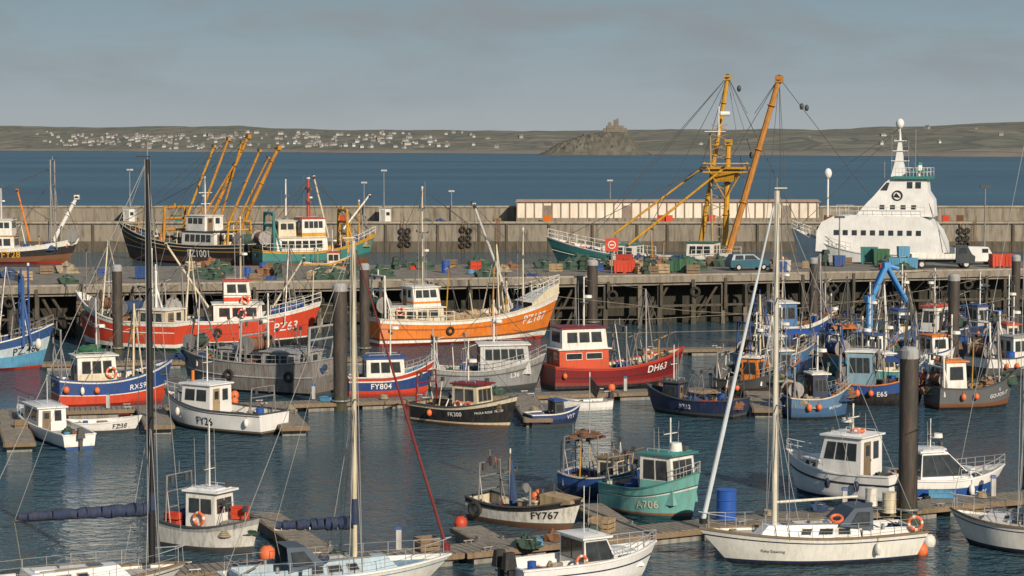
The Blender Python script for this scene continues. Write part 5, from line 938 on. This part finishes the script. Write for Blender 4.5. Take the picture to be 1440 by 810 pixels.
# ================================================================ YACHTS
def yacht(label,st,bw,B,mu_,mtop,mm_,hullc,cover,furl=None,stripe=None,coach=CLEAN,fb=1.15,fm=.9,deckm=DECKW,boomlen=3.4,furltop=.95,mr=.075,sprayhood=True,cov=True,fr=.085,boomz=1.35):
    b=Boat('sailing_yacht',label,st,bw,B,fm+.03,fm,fb,[(.10,stripe or NAVY),(.80,hullc),(.85,stripe or NAVY),(1,hullc)],bottom=BLACK,bulw=.1,rail=WOOD if not stripe else CLEAN,cat='sailing boat',deck=deckm,inner=hullc,pu=2.0,ws=.66,mu=.45,rake=.13,srake=.05,wl=.1,flm=.12)
    z=b.dz(0)
    mb=MB(); bt,tt=face_set(b.X(.30),b.X(.76),B*.58,B*.28,z-.05,z+.5,.55,.1,.12); mb.hexa(bt,tt,coach); c=mb.obj('coachroof',b.e)
    for (q0,q1,q2,q3) in((bt[0],bt[1],tt[1],tt[0]),(bt[2],bt[3],tt[3],tt[2])):
        for a0,a1 in((.1,.22),(.28,.42),(.5,.6)):
            if q0==bt[2]: a0,a1=1-a1,1-a0
            mb=MB(); mb.quad((q0,q1,q2,q3),a0-.012,a1+.012,.28,.82,.003,.012,STEEL); mb.quad((q0,q1,q2,q3),a0,a1,.35,.75,.016,.006,GLASS); mb.obj('window',c)
    mb=MB(); mb.box((b.X(.6),0,z+.52),(.5,.5,.06),GLASS); mb.obj('hatch',c); mb=MB(); mb.box((b.X(.38),0,z+.53),(.7,.65,.06),coach); mb.obj('hatch',c)
    for sy in(-1,1):
        mb=MB(); mb.cyl((b.X(.35),sy*B*.2,z+.56),(b.X(.62),sy*B*.15,z+.56),.02,WOOD,n=5); mb.obj('grab_rail',b.e)
    mb=MB(); mb.box((b.X(.48),.1,z+.56),(.5,.35,.1),GREY); mb.obj('deck_locker',b.e)
    mb=MB()
    for sy in(-1,1): mb.box((b.X(.17),sy*B*.24,z+.16),(b.L*.24,.1,.36),coach); 
    mb.box((b.X(.17),0,z+.012),(b.L*.22,B*.4,.02),WOOD); mb.box((b.X(.05),0,z+.14),(.12,B*.48,.3),coach)
    mb.obj('cockpit_coaming',b.e)
    for sy in(-1,1):
        mb=MB(); mb.cyl((b.X(.2),sy*B*.26,z+.3),(b.X(.2),sy*B*.26,z+.5),.08,STEEL,.06,n=10); mb.obj('winch',b.e)
    mb=MB(); mb.cyl((b.X(.05),0,z+.1),(b.X(.16),0,z+.55),.025,WOOD); mb.obj('tiller',b.e)
    if sprayhood:
        SP=P((.07,.10,.14),.7,.3)
        mb=MB(); x=b.X(.30); w=B*.31; H_=1.15
        mb.add([(x-.45,-w,z+.3),(x-.5,-w*.8,z+H_),(x-.5,w*.8,z+H_),(x-.45,w,z+.3),(x+.9,-w*.9,z+.48),(x+.25,-w*.75,z+H_-.04),(x+.25,w*.75,z+H_-.04),(x+.9,w*.9,z+.48)],[(0,1,5,4),(1,2,6,5),(2,3,7,6),(4,5,6,7)],SP); mb.obj('sprayhood',b.e)
        for sy in(-1,1): 
            mb=MB(); mb.add([(x-.3,sy*w*1.01,z+.5),(x+.45,sy*w*.98,z+.55),(x+.12,sy*w*.87,z+H_-.16),(x-.35,sy*w*.9,z+H_-.16)],[(0,1,2,3)],GLASS); mb.obj('sprayhood_window',b.e)
        mb=MB(); mb.add([(x+.86,-w*.7,z+.56),(x+.86,w*.7,z+.56),(x+.34,w*.6,z+H_-.12),(x+.34,-w*.6,z+H_-.12)],[(0,1,2,3)],GLASS); mb.obj('sprayhood_window',b.e)
    x=b.X(mu_); p=b.W((x,0,0)); zt=ZT(mtop,p.y); top=Vector((x,0,zt)); zb=z+.5
    mb=MB(); mb.cyl((x,0,zb-.1),top,mr,mm_,mr*.75,n=12); mb.cyl(top,top+Vector((0,0,.5)),.012,WIREL,n=4); mb.box(top+Vector((-.15,0,.1)),(.5,.04,.04),mm_); mb.obj('mast',b.e)
    sprd=[.5] if zt<13 else [.36,.68]
    for f in sprd:
        mb=MB(); q=Vector((x,0,zb+(zt-zb)*f)); mb.cyl(q,q+Vector((-.1,.75,.05)),.03,mm_,.018,n=6); mb.cyl(q,q+Vector((-.1,-.75,.05)),.03,mm_,.018,n=6); mb.obj('spreader',b.e)
    bow=b.P(.99,1,1); st_=b.P(0,1,1); L=[(top,Vector((bow.x,0,bow.z))),(top,Vector((st_.x,0,st_.z+.1)))]
    for sy in(-1,1):
        ch=Vector((x-.15,sy*B*.44,z+.1)); q=Vector((x-.1,sy*.75,zb+(zt-zb)*sprd[-1]+.05)); L+=[(top,q),(q,ch),(ch,Vector((x,0,zb+(zt-zb)*sprd[0]))),(ch+Vector((-.5,0,0)),Vector((x,0,zb+(zt-zb)*sprd[0])))]
    L+=[(top+Vector((.1,.02,0)),Vector((x+.12,.12,zb))),(top+Vector((-.1,0,0)),Vector((x-.2,-.15,zb)))]
    stays(b,L,.012,WIREL,'standing_rigging')
    if furl:
        bo=Vector((bow.x-.1,0,bow.z+.35)); mb=MB(); q=bo.lerp(top,furltop); mb.cyl(bo,bo.lerp(q,.3),fr,furl,fr*.95,n=8); mb.cyl(bo.lerp(q,.3),q,fr*.95,furl,fr*.35,n=8); mb.obj('furled_genoa',b.e); mb=MB(); mb.cyl(bo-Vector((0,0,.15)),bo-Vector((0,0,-.05)),.16,DRED if furl==RF else BLACK,n=12); mb.obj('furling_drum',b.e)
    q0=Vector((x-.1,0,z+boomz)); q1=Vector((x-boomlen,0,z+boomz+.1)); mb=MB(); mb.cyl(q0,q1,.055,mm_,n=8); mb.cyl(q1,Vector((q1.x+.3,0,z+.3)),.012,ROPE,n=4); mb.cyl(q1,top,.008,WIREL,n=4); mb.obj('boom',b.e)
    if cov:
        mb=MB(); n=16; pts=[q0.lerp(q1,i/n*.97)+Vector((0,.04*math.sin(i*2),.16+.03*math.sin(i*3.1)-.05*(i%2))) for i in range(n+1)]
        for i in range(n): mb.cyl(pts[i],pts[i+1],.23-.10*i/n+.02*(i%3),cover,.23-.10*(i+1)/n+.02*((i+1)%3),n=10)
        mb.cyl(q0+Vector((.1,0,.1)),q0+Vector((.1,0,1.0)),.17,cover,.1,n=10); mb.obj('sail_cover',b.e)
    n=9
    mb=MB()
    for sd in(1,-1):
        pts=[b.P(.03+.93*i/n,1,sd,-.06) for i in range(n+1)]
        for i,q in enumerate(pts): mb.cyl(q,q+Vector((0,0,.6)),.014,ALU,n=5)
        for h in(.3,.6): mb.tube([q+Vector((0,0,h)) for q in pts],.008 ,WIREL,4)
        mb.tube([pts[-2]+Vector((0,0,.6)),pts[-1]+Vector((0,0,.62)),Vector((bow.x+.1,0,bow.z+.66))],.018,ALU)
    mb.tube([b.P(.03,1,1,-.06)+Vector((0,0,.6)),b.P(.03,1,-1,-.06)+Vector((0,0,.6))],.018,ALU); mb.obj('guard_rail',b.e)
    return b
NV=P((.02,.035,.085),.8,.3,bump=.5); BK=P((.02,.02,.022),.35,.1); WM=P((.60,.59,.55),.35,.15); RF=P((.17,.022,.022),.7,.3); FW=P((.55,.60,.63),.7,.2); YH=P((.74,.73,.68),.35,.3,grime=(.38,.35,.27))
b=yacht('white sailing yacht with grey sprayhood and orange lifebuoys at the stern',(1290,780),(982,794),3.1,.66,268,P((.62,.58,.48),.4,.25),YH,NV,FW,fb=1.4,fm=1.02,cov=False,mr=.11,fr=.095)
lifebuoy(b,(b.X(.06),b.side*1.0,b.dz(0)+.5),(.5,b.side,0),r=.25); mb=MB(); mb.tor((b.X(.40),b.side*.55,b.dz(0)+.72),.22,.06,SALMON,(.2,b.side*.5,1)); mb.obj('horseshoe_lifebuoy',b.e); fender(b,.25,WHITE); b.text('Patty Dawning',.72,.42,.15,DGREY,name='name_lettering'); b.put('rope_coil',ROPE,b.X(.85),.1,sc_=.6)
b.put('rope_coil',WHITE,b.X(.14),.2,sc_=.7); b.put('fishing_net',NETB,b.X(.1),-.2,sc_=.5)
b=yacht('white yacht with pale blue deck and red furled headsail',(316,850),(634,822),2.8,.565,338,P((.60,.53,.38),.4,.3),YH,NV,RF,stripe=P((.10,.28,.42),.5,.2),coach=P((.40,.52,.60),.5,.3),deckm=P((.24,.38,.48),.7,.3),fb=1.1,furltop=.97,boomlen=3.0,fr=.06,mr=.095,boomz=1.6)
for i in range(3): b.put('fishing_net' if i else 'fish_box',(LBLUE,NETB,NET)[i],b.X(.3+.1*i),rr(-.5,.5),b.dz(0)+.5,sc_=.35)
b=yacht('yacht with black mast and navy blue quilted sail cover',(-70,868),(262,834),2.9,.85,224,BK,YH,NV,None,fb=1.1,boomlen=4.9,mr=.125,sprayhood=False,boomz=2.2)
b=yacht('white sailing yacht moored stern out beside the pontoon',(1520,782),(1336,760),2.5,.42,150,WM,YH,NV,None,fb=1.3,fm=1.05)
put('barrel',BRB,G(1021,748)+Vector((0,0,.52)),0,1.45,'a timber pontoon')
for u,v,c,k,s in[(846,766,TAN,'wooden_crate',.9),(1250,738,CREAM,'barrel',1.),(1262,730,SALMON,'rope_coil',1.),(1225,728,WHITE,'barrel',.9),(1318,716,LBLUE,'fish_box',1.),(1330,716,LBLUE,'fish_box',1.),(420,800,ROPE,'rope_coil',1.),(600,792,WOOD,'wooden_crate',.8),(742,788,NET,'fishing_net',.7),(755,786,LBLUE,'rope_coil',.9),(780,778,NETO,'fishing_net',.6),(815,768,DGREY,'lobster_pot',1),(830,768,DGREY,'lobster_pot',1),(410,588,ROPE,'rope_coil',.8),(30,615,WOOD,'wooden_crate',.7),(752,590,ROPE,'rope_coil',.8),(640,569,BLUE,'fish_box',1),(860,562,SALMON,'buoy',1),(540,573,ROPE,'rope_coil',.9),(1080,742,ROPE,'rope_coil',.8),(1150,735,NETB,'fishing_net',.6),(1380,716,ROPE,'rope_coil',.8),(460,576,LBLUE,'fish_box',1),(330,582,SALMON,'buoy',1),(700,566,NET,'fishing_net',.7),(930,561,NETO,'fishing_net',.7),(1010,557,BRB,'barrel',.8)]:
    put(k,c,G(u,v)+Vector((0,0,.52)),rr(-.6,.6),s,'a timber pontoon')
for u,v,c in((330,560,SALMON),(1295,780,SALMON),(648,742,OREDM),(1306,768,WHITE)):
    put('buoy',c,G(u,v)+Vector((0,0,-.1)),0,1.2,'the harbour water')
